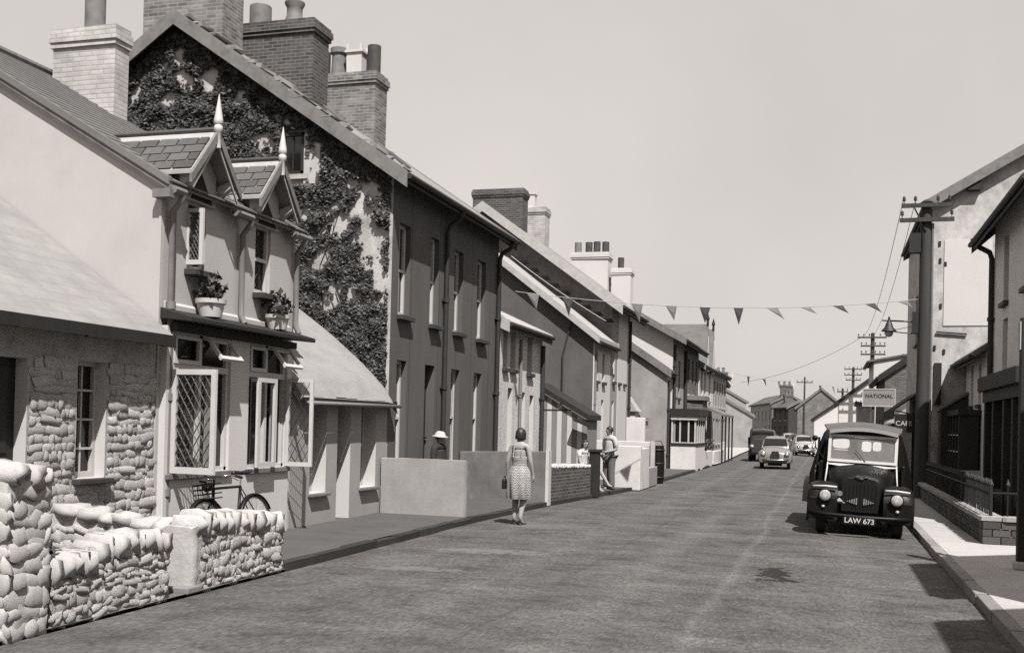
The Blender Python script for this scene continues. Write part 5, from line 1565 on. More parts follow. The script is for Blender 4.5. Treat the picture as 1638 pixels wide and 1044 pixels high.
def van():
    t = thing('van', 'dark old delivery van parked facing the camera, plate LAW 673', 'van', (.55, 18.35, -.006), math.radians(-1.0))
    # local: x right, y back, z up; front bumper near y = 0
    B = MB()
    B.loft([ring_section(1.02, .42, 1.78, .68, .60, .16, .02), ring_section(1.15, .40, 1.83, .72, .62, .18, .03), ring_section(1.9, .40, 1.86, .78, .65, .18, .03), ring_section(2.0, .40, 1.86, .86, .70, .20, .03), ring_section(3.5, .42, 1.84, .86, .70, .20, .03), ring_section(3.62, .46, 1.76, .80, .64, .2, .02)])
    body = B.build('body', 'van_black', t, True, angle=.9)
    # roof skin and peak over the windscreen
    mb = MB()
    rg = []
    for y, dz, hw in ((.90, -.06, .56), (1.0, -.02, .61), (1.3, .03, .64), (2.2, .055, .68), (3.6, .02, .66)):
        rg.append([(-hw + 2 * hw * k / 10, y, 1.785 + dz + .075 * math.sin(PI * k / 10)) for k in range(11)] + [(hw - 2 * hw * k / 10, y, 1.755 + dz + .07 * math.sin(PI * (1 - k / 10))) for k in range(11)])
    mb.loft(rg); mb.build('roof', 'van_roof', t, True, angle=.9)
    mb = MB()
    for k in range(10):
        x0, x1 = -.56 + .112 * k, -.56 + .112 * (k + 1)
        za, zb = 1.735 + .065 * math.sin(PI * k / 10), 1.735 + .065 * math.sin(PI * (k + 1) / 10)
        mb.add([(x0, .885, za - .055), (x1, .885, zb - .055), (x1, .885, zb), (x0, .885, za), (x0, 1.0, za - .03), (x1, 1.0, zb - .03), (x1, 1.0, zb + .01), (x0, 1.0, za + .01)], [(0, 1, 2, 3), (4, 5, 6, 7), (0, 1, 5, 4), (3, 2, 6, 7)])
    mb.build('sun_visor', 'visor_grey', t)
    # windscreen
    mb = MB()
    zb, zt = 1.20, 1.675
    def wp(x, z, d=0): return (x, .955 + (zt - z) * -.18 + d, z)
    def bar(x0, z0, x1, z1, th=.04):
        c = [(x0, z0), (x1, z0), (x1, z1), (x0, z1)]
        return mb.add([wp(*p) for p in c] + [wp(p[0], p[1], th) for p in c], [(0, 1, 2, 3), (7, 6, 5, 4), (0, 1, 5, 4), (1, 2, 6, 5), (2, 3, 7, 6), (3, 0, 4, 7)])
    bar(-.57, zb, -.52, zt); bar(.52, zb, .57, zt); bar(-.52, zb, .52, zb + .045); bar(-.52, zt - .045, .52, zt)
    ws = mb.build('windscreen_frame', 'trim_and_glare', t)
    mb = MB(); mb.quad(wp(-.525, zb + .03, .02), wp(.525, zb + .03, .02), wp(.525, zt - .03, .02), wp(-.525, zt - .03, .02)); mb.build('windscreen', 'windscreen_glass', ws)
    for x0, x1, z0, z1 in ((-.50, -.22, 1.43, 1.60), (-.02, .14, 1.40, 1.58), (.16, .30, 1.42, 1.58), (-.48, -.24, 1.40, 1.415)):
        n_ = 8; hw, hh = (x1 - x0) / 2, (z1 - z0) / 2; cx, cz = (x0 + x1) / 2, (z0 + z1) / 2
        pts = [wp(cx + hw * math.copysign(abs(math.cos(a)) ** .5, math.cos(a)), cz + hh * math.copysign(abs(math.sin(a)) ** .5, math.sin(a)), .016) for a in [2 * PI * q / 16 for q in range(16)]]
        mb = MB(); mb.add(pts, [tuple(range(16))]); mb.build('rear_window_view', 'trim_and_glare', ws)  # pale patches painted as daylight showing through the rear windows
    MB().path([wp(.05, zb + .03, -.01), wp(-.12, zb + .22, -.015)], .006, 4).build('wiper', 'iron', ws)
    # scuttle, pillars, bonnet
    mb = MB(); mb.loft([[(-.55, .84, 1.15), (-.3, .80, 1.13), (0, .78, 1.12), (.3, .80, 1.13), (.55, .84, 1.15)], [(-.57, 1.0, 1.205), (-.3, .96, 1.205), (0, .95, 1.205), (.3, .96, 1.205), (.57, 1.0, 1.205)]], caps=False, closed=False)
    mb.build('scuttle', 'trim_and_glare', t, True)  # pale colour painted in for sky light reflected off the scuttle
    for s in (-1, 1):
        MB().path([(s * .560, .90, 1.20), (s * .575, .80, .98), (s * .59, .70, .80)], .014, 8).build('door_pillar', 'trim_and_glare', t, True)
        MB().box(s * .64, .84, .42, s * .70, 1.08, 1.20).build('cowl_side', 'van_black', t, bevel=.02)
    mb = MB()
    rg = []
    for y, hw, zt_, rnd_ in ((.20, .30, .93, .10), (.24, .36, 1.00, .12), (.40, .42, 1.07, .13), (.70, .52, 1.13, .12), (.92, .60, 1.17, .10)):
        rg.append([(-hw, y, .36), (-hw, y, .75), (-hw * .96, y, zt_ - rnd_), (-hw * .75, y, zt_ - .02), (0, y, zt_ + .02), (hw * .75, y, zt_ - .02), (hw * .96, y, zt_ - rnd_), (hw, y, .75), (hw, y, .36)])
    mb.loft(rg); mb.build('bonnet', 'van_black', t, True, angle=.8)
    gr = MB()
    gr.prism([(-.30, .40), (.30, .40), (.31, .80), (.22, .96), (0, 1.0), (-.22, .96), (-.31, .80)], 'y', .165, .198)
    grille = gr.build('grille', 'black_paint', t, bevel=.012)
    for k in range(9):
        x = -.24 + .06 * k
        MB().box(x - .006, .155, .46, x + .006, .166, .88 - .5 * abs(x) ** 1.5).build('grille_bar', 'van_black', grille)
    MB().prism([(-.10, .985), (.10, .985), (.07, 1.015), (.02, 1.01), (.02, .95), (-.02, .95), (-.02, 1.01), (-.07, 1.015)], 'y', .14, .165).build('bonnet_badge', 'chrome', grille)
    mb = MB()
    for sx in (-1, 1):
        for k in range(5):
            x = sx * (.06 + .035 * k); mb.box(x - .011, .14, .53 + .01 * k, x + .011, .153, .64 - .014 * k)
    mb.build('winged_badge', 'pipe_grey', grille)
    # motoring club badges on a bar
    bd = MB().tube((-.46, .08, .55), (-.24, .08, .55), .008, n=6).build('badge_bar', 'chrome', t)
    MB().lathe([(.045, 0), (.045, .012)], (-.33, .06, .70), 12, 'y').build('club_badge', 'pipe_grey', bd)
    MB().prism([(-.39, .57), (-.27, .57), (-.33, .63)], 'y', .06, .075).build('club_badge', 'trim_and_glare', bd)
    # mudguards
    for s in (-1, 1):
        rg = []
        for y, z in ((.02, .36), (.02, .56), (.06, .72), (.18, .82), (.42, .86), (.70, .82), (.95, .66), (1.15, .42)):
            i_, o_ = s * .36, s * .84
            rg.append([(i_, y, z), (s * .50, y, z + .015), (s * .70, y, z + .01), (s * .80, y, z - .03), (o_, y, z - .11), (o_ - s * .01, y + .03, z - .16), (s * .78, y + .05, z - .10), (i_, y + .05, z - .06)])
        mg = MB().loft(rg).build('mudguard', 'van_black', t, True, angle=.9)
        MB().box(s * .40, .015, .26, s * .80, .05, .62).build('valance', 'van_black', mg, bevel=.015)
        MB().path([(s * .38, .02, .80), (s * .56, .03, .805), (s * .76, .05, .79)], .018, 8).build('pale_edging', 'trim_and_glare', mg, True)
        h = MB().lathe([(.0, .16), (.06, .14), (.095, .06), (.105, -.02), (.11, -.04), (.10, -.05)], (s * .56, 0.0, .655), 20, 'y').build('headlamp', 'van_black', t, True, angle=.7)
        MB().lathe([(.098, -.045), (.08, -.062), (.04, -.072), (0, -.075)], (s * .56, 0.0, .655), 20, 'y').build('lens', 'lens', h, True)
        sl_ = MB().lathe([(.0, .06), (.025, .04), (.03, 0), (.026, -.012), (0, -.016)], (s * .58, .0, .475), 12, 'y').build('side_lamp', 'lens', t, True)
        wheel(t, s * .60, .42, .33, .17, 'van_black', 'van_black'); wheel(t, s * .62, 2.9, .33, .17, 'van_black', 'van_black')
        MB().box(s * .74, 1.05, .36, s * .86, 2.35, .41).build('running_board', 'van_black', t)
    rg = []
    for y, z in ((2.35, .45), (2.5, .72), (2.75, .84), (3.05, .84), (3.3, .70), (3.42, .45)):
        rg.append([(-.78, y, z), (-.96, y, z - .01), (-1.0, y, z - .08), (-.78, y, z - .08)])
    MB().loft(rg).build('rear_mudguard', 'van_side', t, True, angle=.9)
    # doors and side window
    MB().box(-.775, 1.12, .50, -.755, 1.95, 1.10).build('door', 'van_side', t)
    MB().box(-.755, 1.15, 1.15, -.728, 1.85, 1.60).build('side_window', 'glass', t)
    m_ = MB().path([(-.64, 1.0, 1.25), (-.78, .92, 1.42), (-.80, .92, 1.54)], .010, 6).build('mirror_arm', 'iron', t)
    MB().lathe([(.05, 0), (.045, .02), (0, .03)], (-.80, .91, 1.58), 16, 'y').build('mirror', 'van_black', m_, True)
    # bumper and plate
    MB().path([(-.80, .04, .36), (-.5, -.05, .35), (0, -.08, .34), (.5, -.05, .35), (.80, .04, .36)], .035, 8).build('bumper', 'van_black', t, True)
    pl_ = MB().box(-.25, -.14, .225, .25, -.12, .345).build('number_plate', 'black_paint', t)
    tx = text_mesh('LAW 673', .118, 'white_paint', parent=pl_, bold=.0015, extrude=.003); tx.location = (0, -.144, .285); tx.rotation_euler = (PI / 2, 0, 0)
    MB().box(-.35, .3, .20, .35, 3.2, .40).build('chassis', 'rubber', t)
    t.rotation_euler = (0, math.radians(2.4), math.radians(-1.0))
    return t
van()

def car(label, loc, rotz, paint='car_grey', s=1.0, group=None):
    t = thing('car', label, 'car', loc, rotz, group); t.scale = (s, s, s)
    secs = []
    for y, z0, z1, hb, ht, bl in ((0.0, .36, .70, .50, .42, .02), (.10, .28, .80, .62, .54, .03), (.45, .24, .92, .68, .58, .03), (1.05, .22, .98, .70, .60, .03), (1.7, .22, .98, .71, .62, .03), (2.6, .22, .98, .70, .60, .03), (3.1, .26, .90, .66, .52, .03), (3.42, .34, .72, .52, .38, .02)):
        secs.append(ring_section(y, z0, z1, hb, ht, .12, bl))
    MB().loft(secs).build('body', paint, t, True, angle=1.0)
    # cabin
    cs = []
    for y, z1, hb, ht in ((.98, .97, .60, .56), (1.32, 1.34, .60, .47), (1.6, 1.44, .61, .47), (2.2, 1.44, .60, .46), (2.62, 1.30, .58, .42), (2.98, .93, .52, .38)):
        cs.append(ring_section(y, .90, z1, hb, ht, .10, 0))
    MB().loft(cs).build('cabin', paint, t, True, angle=1.0)
    mb = MB()
    def wp(x, k): return (x * (1 - .16 * k), .965 + .34 * k, 1.0 + .335 * k + .02)
    mb.loft([[wp(-.53 + 1.06 * q / 8, .06) for q in range(9)], [wp(-.53 + 1.06 * q / 8, .90) for q in range(9)]], caps=False, closed=False)
    ws = mb.build('windscreen', 'glass', t)
    for sx in (-1, 1):
        MB().add([(sx * .585, 1.38, 1.02), (sx * .59, 2.6, 1.02), (sx * .515, 2.4, 1.33), (sx * .515, 1.5, 1.36)], [(0, 1, 2, 3)]).build('side_window', 'glass', t)
        # wings with lamps
        rg = []
        for y, z, o_ in ((-.02, .50, .60), (.0, .66, .66), (.12, .78, .70), (.45, .82, .73), (.85, .72, .73), (1.15, .45, .72)):
            rg.append([(sx * .40, y, z), (sx * .56, y, z + .02), (sx * o_, y, z - .08), (sx * (o_ + .01), y + .02, z - .30 if z > .6 else z - .2), (sx * .42, y + .05, z - .2)])
        MB().loft(rg).build('wing', paint, t, True, angle=1.0)
        h = MB().lathe([(.10, .08), (.11, .0), (.105, -.03), (.09, -.035)], (sx * .50, -.02, .66), 16, 'y').build('headlamp', 'chrome', t, True)
        MB().lathe([(.09, -.03), (.06, -.05), (0, -.06)], (sx * .50, -.02, .66), 16, 'y').build('lens', 'lens', h, True)
        wheel(t, sx * .58, .52, .27, .14, 'chrome', paint); wheel(t, sx * .58, 2.75, .27, .14, 'chrome', paint)
    g_ = MB().prism([(-.17, .42), (.17, .42), (.20, .62), (.13, .78), (-.13, .78), (-.20, .62)], 'y', -.05, .05).build('grille', 'black_paint', t)
    for k in range(6): MB().box(-.15 + .06 * k - .006, -.06, .44, -.15 + .06 * k + .006, -.05, .76).build('grille_bar', 'chrome', g_)
    MB().path([(-.66, .06, .42), (-.3, -.08, .40), (.3, -.08, .40), (.66, .06, .42)], .04, 8).build('bumper', 'chrome', t, True)
    MB().box(-.24, -.13, .27, .24, -.115, .37).build('number_plate', 'black_paint', t)
    MB().box(-.3, .3, .15, .3, 3.1, .3).build('chassis', 'rubber', t)
    return t
car('light grey rounded saloon car driving towards the camera', (-2.07, 47.6, .03), math.radians(2), 'car_grey', 1.0)
car('pale car parked nearest on the right, before the white cottage', (-1.25, 76, 0), math.radians(8), 'car_pale', 1.0, 'cars parked at the far right kerb')
car('dark car parked second in the far row on the right', (-1.75, 84, 0), math.radians(10), 'car_dark', 1.05, 'cars parked at the far right kerb')
car('pale car farthest in the row parked on the right', (-2.5, 93, 0), math.radians(14), 'car_pale', 1.05, 'cars parked at the far right kerb')

def lorry():
    t = thing('lorry', 'dark lorry parked on the left beyond the oncoming car', 'lorry', (-3.25, 58.5, .02), 0); t.scale = (.86, .86, .86)
    MB().loft([ring_section(.0, .55, 1.35, .62, .55, .12), ring_section(.7, .5, 1.45, .80, .72, .12), ring_section(.75, .5, 2.0, .80, .72, .15), ring_section(1.7, .5, 2.05, .82, .74, .15)]).build('cab', 'car_dark', t, True, angle=.8)
    MB().box(-.66, .72, 1.46, .66, .74, 1.86).build('windscreen', 'glass', t)
    MB().box(-.95, 1.8, .8, .95, 5.2, 1.05).build('bed', 'dark_wood', t)
    for s in (-1, 1): MB().box(s * .93, 1.8, 1.06, s * .97, 5.2, 1.5).build('side_board', 'dark_wood', t)
    # tarpaulin over the load, sloping to one side
    MB().loft([[(-.9, y, 1.06), (-.85, y, h), (-.2, y, h + .12), (.9, y, h - .45), (.92, y, 1.06)] for y, h in ((1.85, 1.95), (3.2, 2.1), (5.1, 1.9))]).build('tarpaulin', 'cloth_dark', t, True, angle=1)
    for s in (-1, 1):
        wheel(t, s * .72, .6, .42, .22, 'car_dark', 'car_dark'); wheel(t, s * .74, 4.0, .42, .3, 'car_dark', 'car_dark')
        MB().lathe([(.12, .05), (.12, -.02), (0, -.05)], (s * .6, -.02, .95), 14, 'y').build('headlamp', 'lens', t, True)
    MB().box(-.8, -.12, .45, .8, -.06, .58).build('bumper', 'black_paint', t)
lorry()

# ------------------------------------------------------------------ bicycle behind the garden wall, leaning on the bay
def bicycle():
    t = thing('bicycle', 'black upright bicycle leaning against the bay below the leaded windows', 'bicycle', (-7.02, 11.75, .075), 0)
    lean = bpy.data.objects.new('lean_tmp', None); bpy.data.objects.remove(lean)
    rw, fwv = Vector((0, .52, .335)), Vector((0, -.52, .335))     # front wheel towards the camera
    bb = Vector((0, .10, .28)); st = Vector((0, .26, .80)); hd = Vector((0, -.30, .80)); hb = Vector((0, -.335, .66))
    def W(c, nm):
        o = MB().torus(c, .325, .018, 'x', 36, 8).build('wheel', 'rubber', t, True)
        MB().torus(c, .305, .012, 'x', 36, 6).build('rim', 'chrome', o, True)
        mb = MB()
        for k in range(18):
            a = 2 * PI * k / 18
            mb.tube(tuple(Vector(c) + Vector((.02 * (-1) ** k, 0, 0))), tuple(Vector(c) + Vector((0, .30 * math.cos(a), .30 * math.sin(a)))), .0022, n=3)
        mb.build('spokes', 'chrome', o)
        MB().lathe([(.02, -.04), (.02, .04)], c, 8, 'x').build('hub', 'chrome', o)
    W(rw, 'r'); W(fwv, 'f')
    mb = MB()
    for a, b, r in ((bb, st, .019), (st, hd, .018), (bb, hb, .019), (hd, hb, .02)): mb.tube(tuple(a), tuple(b), r, n=8)
    for s in (-1, 1):
        mb.tube(tuple(st + Vector((s * .015, 0, -.03))), tuple(rw + Vector((s * .055, 0, 0))), .008, n=6)
        mb.tube(tuple(bb + Vector((s * .02, 0, 0))), tuple(rw + Vector((s * .055, 0, 0))), .009, n=6)
    mb.build('frame', 'black_paint', t, True)
    mb = MB()
    for s in (-1, 1): mb.path([tuple(hb + Vector((s * .02, -.01, -.02))), tuple(hb + Vector((s * .05, -.06, -.12))), tuple(fwv + Vector((s * .05, .02, .05))), tuple(fwv + Vector((s * .05, 0, 0)))], .010, 6)
    mb.tube(tuple(hd), tuple(hd + Vector((0, .03, .10))), .012, n=8)
    mb.build('fork', 'black_paint', t, True)
    mb = MB()
    top = hd + Vector((0, .025, .11))
    for s in (-1, 1): mb.path([tuple(top), tuple(top + Vector((s * .10, -.05, .03))), tuple(top + Vector((s * .23, .02, .03))), tuple(top + Vector((s * .26, .16, .0)))], .011, 7)
    hbo = mb.build('handlebar', 'chrome', t, True)
    for s in (-1, 1): MB().tube(tuple(top + Vector((s * .255, .08, .015))), tuple(top + Vector((s * .262, .20, -.01))), .018, n=8).build('grip', 'rubber', hbo, True)
    for s in (-1, 1): MB().path([tuple(top + Vector((s * .24, .03, .0))), tuple(top + Vector((s * .25, .14, -.045)))], .006, 5).build('brake_lever', 'chrome', hbo)
    mb = MB().tube(tuple(st), tuple(st + Vector((0, .03, .12))), .011, n=8); mb.build('seat_post', 'chrome', t)
    sp = st + Vector((0, .02, .14))
    rg = []
    for y, w, z in ((-.16, .02, .035), (-.12, .03, .045), (0, .05, .035), (.08, .10, .03), (.14, .105, .045), (.17, .07, .05)):
        rg.append([(sp.x + w * math.cos(q), sp.y + y, sp.z + z + .028 * math.sin(q) * (1 if math.sin(q) > 0 else .9)) for q in [2 * PI * k / 10 for k in range(10)]])
    MB().loft(rg).build('saddle', 'leather', t, True)
    for c, a0, a1, nm in ((rw, 20, 200, 'rear'), (fwv, 30, 175, 'front')):
        rg = []
        for k in range(16):
            a = math.radians(a0 + (a1 - a0) * k / 15)
            d = Vector((0, math.cos(a), math.sin(a)))
            rg.append([tuple(Vector(c) + d * .362 + Vector((x, 0, 0)) - d * (.012 if abs(x) > .02 else 0)) for x in (-.032, -.018, 0, .018, .032)] + [tuple(Vector(c) + d * .357 + Vector((x, 0, 0)) - d * (.012 if abs(x) > .02 else 0)) for x in (.032, .018, 0, -.018, -.032)])
        MB().loft(rg).build('mudguard', 'black_paint', t, True)
    cr = MB().torus(tuple(bb + Vector((.045, 0, 0))), .085, .006, 'x', 24, 5).build('chainring', 'iron', t)
    for s in (-1, 1):
        MB().tube(tuple(bb + Vector((s * .06, 0, 0))), tuple(bb + Vector((s * .07, s * .12, -.12))), .009, n=6).build('crank', 'chrome', cr)
        MB().box(bb.x + s * .075, bb.y + s * .12 - .04, bb.z - .135, bb.x + s * .16, bb.y + s * .12 + .04, bb.z - .11).build('pedal', 'rubber', cr)
    MB().box(.02, bb.y - .06, bb.z - .03, .06, rw.y + .06, bb.z + .1).build('chain_case', 'black_paint', t, bevel=.02)
    lp = MB().lathe([(.0, .10), (.045, .08), (.055, 0), (.05, -.01), (0, -.015)], (0, hd.y - .14, hd.z + .02), 14, 'y').build('lamp', 'iron', t, True)
    # wicker basket carried low on the bars
    mb = MB()
    for z in (0, .06, .12, .18): mb.path([(-.13, hd.y - .22, hd.z - .12 + z), (.13, hd.y - .22, hd.z - .12 + z), (.14, hd.y - .04, hd.z - .12 + z), (-.14, hd.y - .04, hd.z - .12 + z), (-.13, hd.y - .22, hd.z - .12 + z)], .008, 4)
    for x in (-.13, -.065, 0, .065, .13): mb.tube((x, hd.y - .22, hd.z - .12), (x, hd.y - .22, hd.z + .07), .006, n=4)
    mb.build('basket', 'dark_wood', t)
    t.rotation_euler = (0, math.radians(-9), math.radians(-2)); t.scale = (1.0, 1.05, .97)
bicycle()

# ------------------------------------------------------------------ people
def hand(mb_v, mb_e, mb_r, wrist_i, wrist, down, side, fwd, curl=.5):
    """palm and five bent fingers, joined to the wrist vertex"""
    dn, sd, fd = Vector(down).normalized(), Vector(side).normalized(), Vector(fwd).normalized()
    w = Vector(wrist)
    def av(p, r):
        mb_v.append(tuple(p)); mb_r.append(r); return len(mb_v) - 1
    palm = av(w + dn * .07, .026); mb_e.append((wrist_i, palm))
    for k, L in enumerate((.070, .078, .072, .055)):
        base = w + dn * .095 + sd * (.024 - .016 * k)
        a = av(base, .0095); mb_e.append((palm, a))
        b = av(base + (dn * (1 - curl * .4) + fd * curl * .5) * L * .5, .0088); mb_e.append((a, b))
        c = av(base + (dn * (1 - curl * .9) + fd * curl * 1.0) * L, .0075); mb_e.append((b, c))
    a = av(w + dn * .05 + sd * .034 + fd * .01, .0105); mb_e.append((palm, a))
    b = av(w + dn * .085 + sd * .045 + fd * .025, .0095); mb_e.append((a, b))

def head_mesh(name, root, c, r, turn=0.0, tilt=0.0, hair_style='bob', face=True):
    """egg-shaped head with brow, nose, lips, chin, ears; hair as its own mesh. c is the head centre, face looks along -y before turning"""
    rg = []
    n = 20
    prof = [(-.118, .018, -.045), (-.108, .040, -.030), (-.085, .056, -.012), (-.05, .066, -.004), (-.01, .073, 0), (.03, .077, .004), (.07, .070, .008), (.10, .050, .008), (.118, .022, .006)]
    for z, w, yo in prof:
        ring = []
        for k in range(n):
            a = 2 * PI * k / n
            x, y = w * math.sin(a), -w * 1.16 * math.cos(a) + yo
            fr = max(0, math.cos(a)) ** 14
            if -.045 < z < .015: y -= fr * (.016 if z > -.03 else .022)
            if z < -.07 and z > -.1: y -= fr * .004
            ring.append((x, y, z))
        rg.append(ring)
    mb = MB().loft(rg)
    s = r / .118
    mb.v = [(x * s, y * s, z * s) for x, y, z in mb.v]
    for sx in (-1, 1):
        mb.lathe([(.0, -.006), (.022, -.004), (.026, 0.004), (.016, .01), (0, .010)], (sx * .077 * s, .008, -.01), 8, 'x')
    hd = mb.build(name, 'skin', root, True)
    hd.location = c; hd.rotation_euler = (tilt, 0, turn)
    e = MB()
    for sx in (-1, 1): e.lathe([(0, -.006), (.010, -.004), (.012, 0.004)], (sx * .029 * s, -.078 * s, .012), 8, 'y').box(sx * .016 * s, -.092 * s, .026, sx * .042 * s, -.08 * s, .031)
    e.box(-.020, -.092 * s, -.066, .020, -.078 * s, -.058)
    e.build('features', 'ink', hd)
    # hair shell
    hr = MB(); rg = []
    low = {'bob': -.075, 'short': -.03, 'curls': -.08}[hair_style]
    zs = [low + (.128 - low) * k / 7 for k in range(8)]
    for z in zs:
        q = max(0.02, 1 - max(0, z - .02) ** 2 / (.108 ** 2 * 1.02))
        w = .088 * math.sqrt(q) if z > .02 else .088 + (.004 if hair_style != 'short' else -.006 * (-z / .05))
        ring = []
        for k in range(n):
            a = 2 * PI * k / n
            x, y = w * math.sin(a), -w * 1.10 * math.cos(a) + .010
            if math.cos(a) > .35 and z < .055: y = -.02 + (y + .02) * .3; x *= .98
            bump_ = 1 + .05 * math.sin(5 * a + z * 60) + .03 * math.sin(9 * a - z * 40)
            ring.append((x * bump_ * s, y * bump_ * s, z * s))
        rg.append(ring)
    hr.loft(rg); hr.build('hair', 'hair', hd, True)
    return hd

def loft_rings(rings, n=28, folds=0.0, nf=9, ph=0.0):
    out = []
    for (cx, cy, z, rx, ry, fo) in rings:
        out.append([(cx + (rx * (1 + fo * folds * math.sin(nf * a + ph + z * 2))) * math.cos(a), cy + (ry * (1 + fo * folds * math.sin(nf * a + ph + z * 2))) * math.sin(a), z) for a in [2 * PI * k / n for k in range(n)]])
    return out

def walking_woman():
    t = thing('person', 'woman in zigzag patterned sundress walking away along the kerb', 'person', (-5.03, 17.6, 0.0), math.radians(-8))
    # faces +y (away); x right
    v = [(0, 0, .90), (0, .01, 1.03), (0, .0, 1.16), (0, -.01, 1.29), (0, .0, 1.36), (0, .01, 1.42), (0, .015, 1.47),     # pelvis..neck
         (-.09, 0, .84), (-.085, .06, .46), (-.08, -.02, .10), (-.08, .06, .03), (-.085, .13, .02),                        # left leg forward-ish
         (.09, 0, .84), (.085, .02, .47), (.075, -.10, .13), (.075, -.05, .04), (.075, .05, .02),                          # right leg
         (-.155, -.005, 1.335), (-.215, -.03, 1.08), (-.235, .02, .85),                                                     # left arm
         (.155, -.005, 1.335), (.205, -.01, 1.08), (.225, .06, .86)]
    e = [(0, 1), (1, 2), (2, 3), (3, 4), (4, 5), (5, 6), (0, 7), (7, 8), (8, 9), (9, 10), (10, 11), (0, 12), (12, 13), (13, 14), (14, 15), (15, 16), (4, 17), (17, 18), (18, 19), (4, 20), (20, 21), (21, 22)]
    r = [(.15, .12), (.125, .10), (.13, .10), (.14, .095), (.09, .07), .05, .05, (.095, .10), (.062, .066), .038, .036, .026, (.095, .10), (.062, .066), .038, .036, .026, .055, .042, .028, .055, .042, .028]
    hand(v, e, r, 19, v[19], (-.1, .1, -1), (0, 1, 0), (.6, 0, 0), .6)
    hand(v, e, r, 22, v[22], (.1, .15, -1), (0, 1, 0), (-.6, 0, 0), .6)
    body = skin_mesh('body', v, e, r, 'skin', t, 2)
    hd = head_mesh('head', t, (0, .03, 1.535), .118, PI - .15, 0, 'bob')
    # bodice with bare back above, gathered skirt
    MB().loft(loft_rings([(0, 0, .98, .148, .115, 0), (0, .005, 1.04, .135, .105, 0), (0, 0, 1.10, .148, .115, 0), (0, 0, 1.15, .158, .122, 0), (0, 0, 1.165, .152, .116, 0)]), caps=False).build('bodice', 'zigzag_print', t, True)
    MB().loft(loft_rings([(0, 0, 1.0, .142, .112, 0), (0, 0, .92, .19, .155, .2), (0, -.01, .80, .205, .185, .5), (0, -.01, .62, .20, .185, 1), (0, .0, .45, .205, .19, 1.4), (0, 0, .44, .20, .185, 1.4)], 64, .09, 7), caps=False).build('skirt', 'zigzag_print', t, True)
    for s in (-1, 1):
        MB().path([(s * .07, -.115, 1.16), (s * .075, -.10, 1.30), (s * .06, -.01, 1.40), (s * .07, .09, 1.30), (s * .075, .115, 1.16)], .010, 6).build('strap', 'zigzag_print', t)
    for (x, y) in ((-.082, .08), (.075, -.02)):
        sh = MB().loft([[(x - .038, y - .12, .0), (x + .038, y - .12, .0), (x + .036, y - .12, .03), (x - .036, y - .12, .03)], [(x - .045, y + .08, 0), (x + .045, y + .08, 0), (x + .04, y + .08, .02), (x - .04, y + .08, .02)], [(x - .02, y + .13, 0), (x + .02, y + .13, 0), (x + .02, y + .13, .015), (x - .02, y + .13, .015)]]).build('sandal', 'leather', t, True)
        MB().torus((x, y - .06, .07), .040, .008, 'x', 14, 5).build('sandal_strap', 'leather', sh)
    return t
walking_woman()
hb = thing('handbag', 'dark soft purse held in the left hand of the walking woman', 'handbag', (-5.29, 17.59, .60))
MB().loft([[(-.03 * k, -.08 * k2, z) for k, k2 in ((-1, -1), (1, -1), (1.2, 0), (1, 1), (-1, 1), (-1.2, 0))] for z, k3 in ((0, 1), (.06, 1), (.14, 1), (.16, 1))]).build('bag', 'leather', hb, True, bevel=.01)
MB().path([(0, -.06, .16), (0, -.03, .22), (0, .03, .22), (0, .06, .16)], .008, 6).build('handle', 'leather', hb)

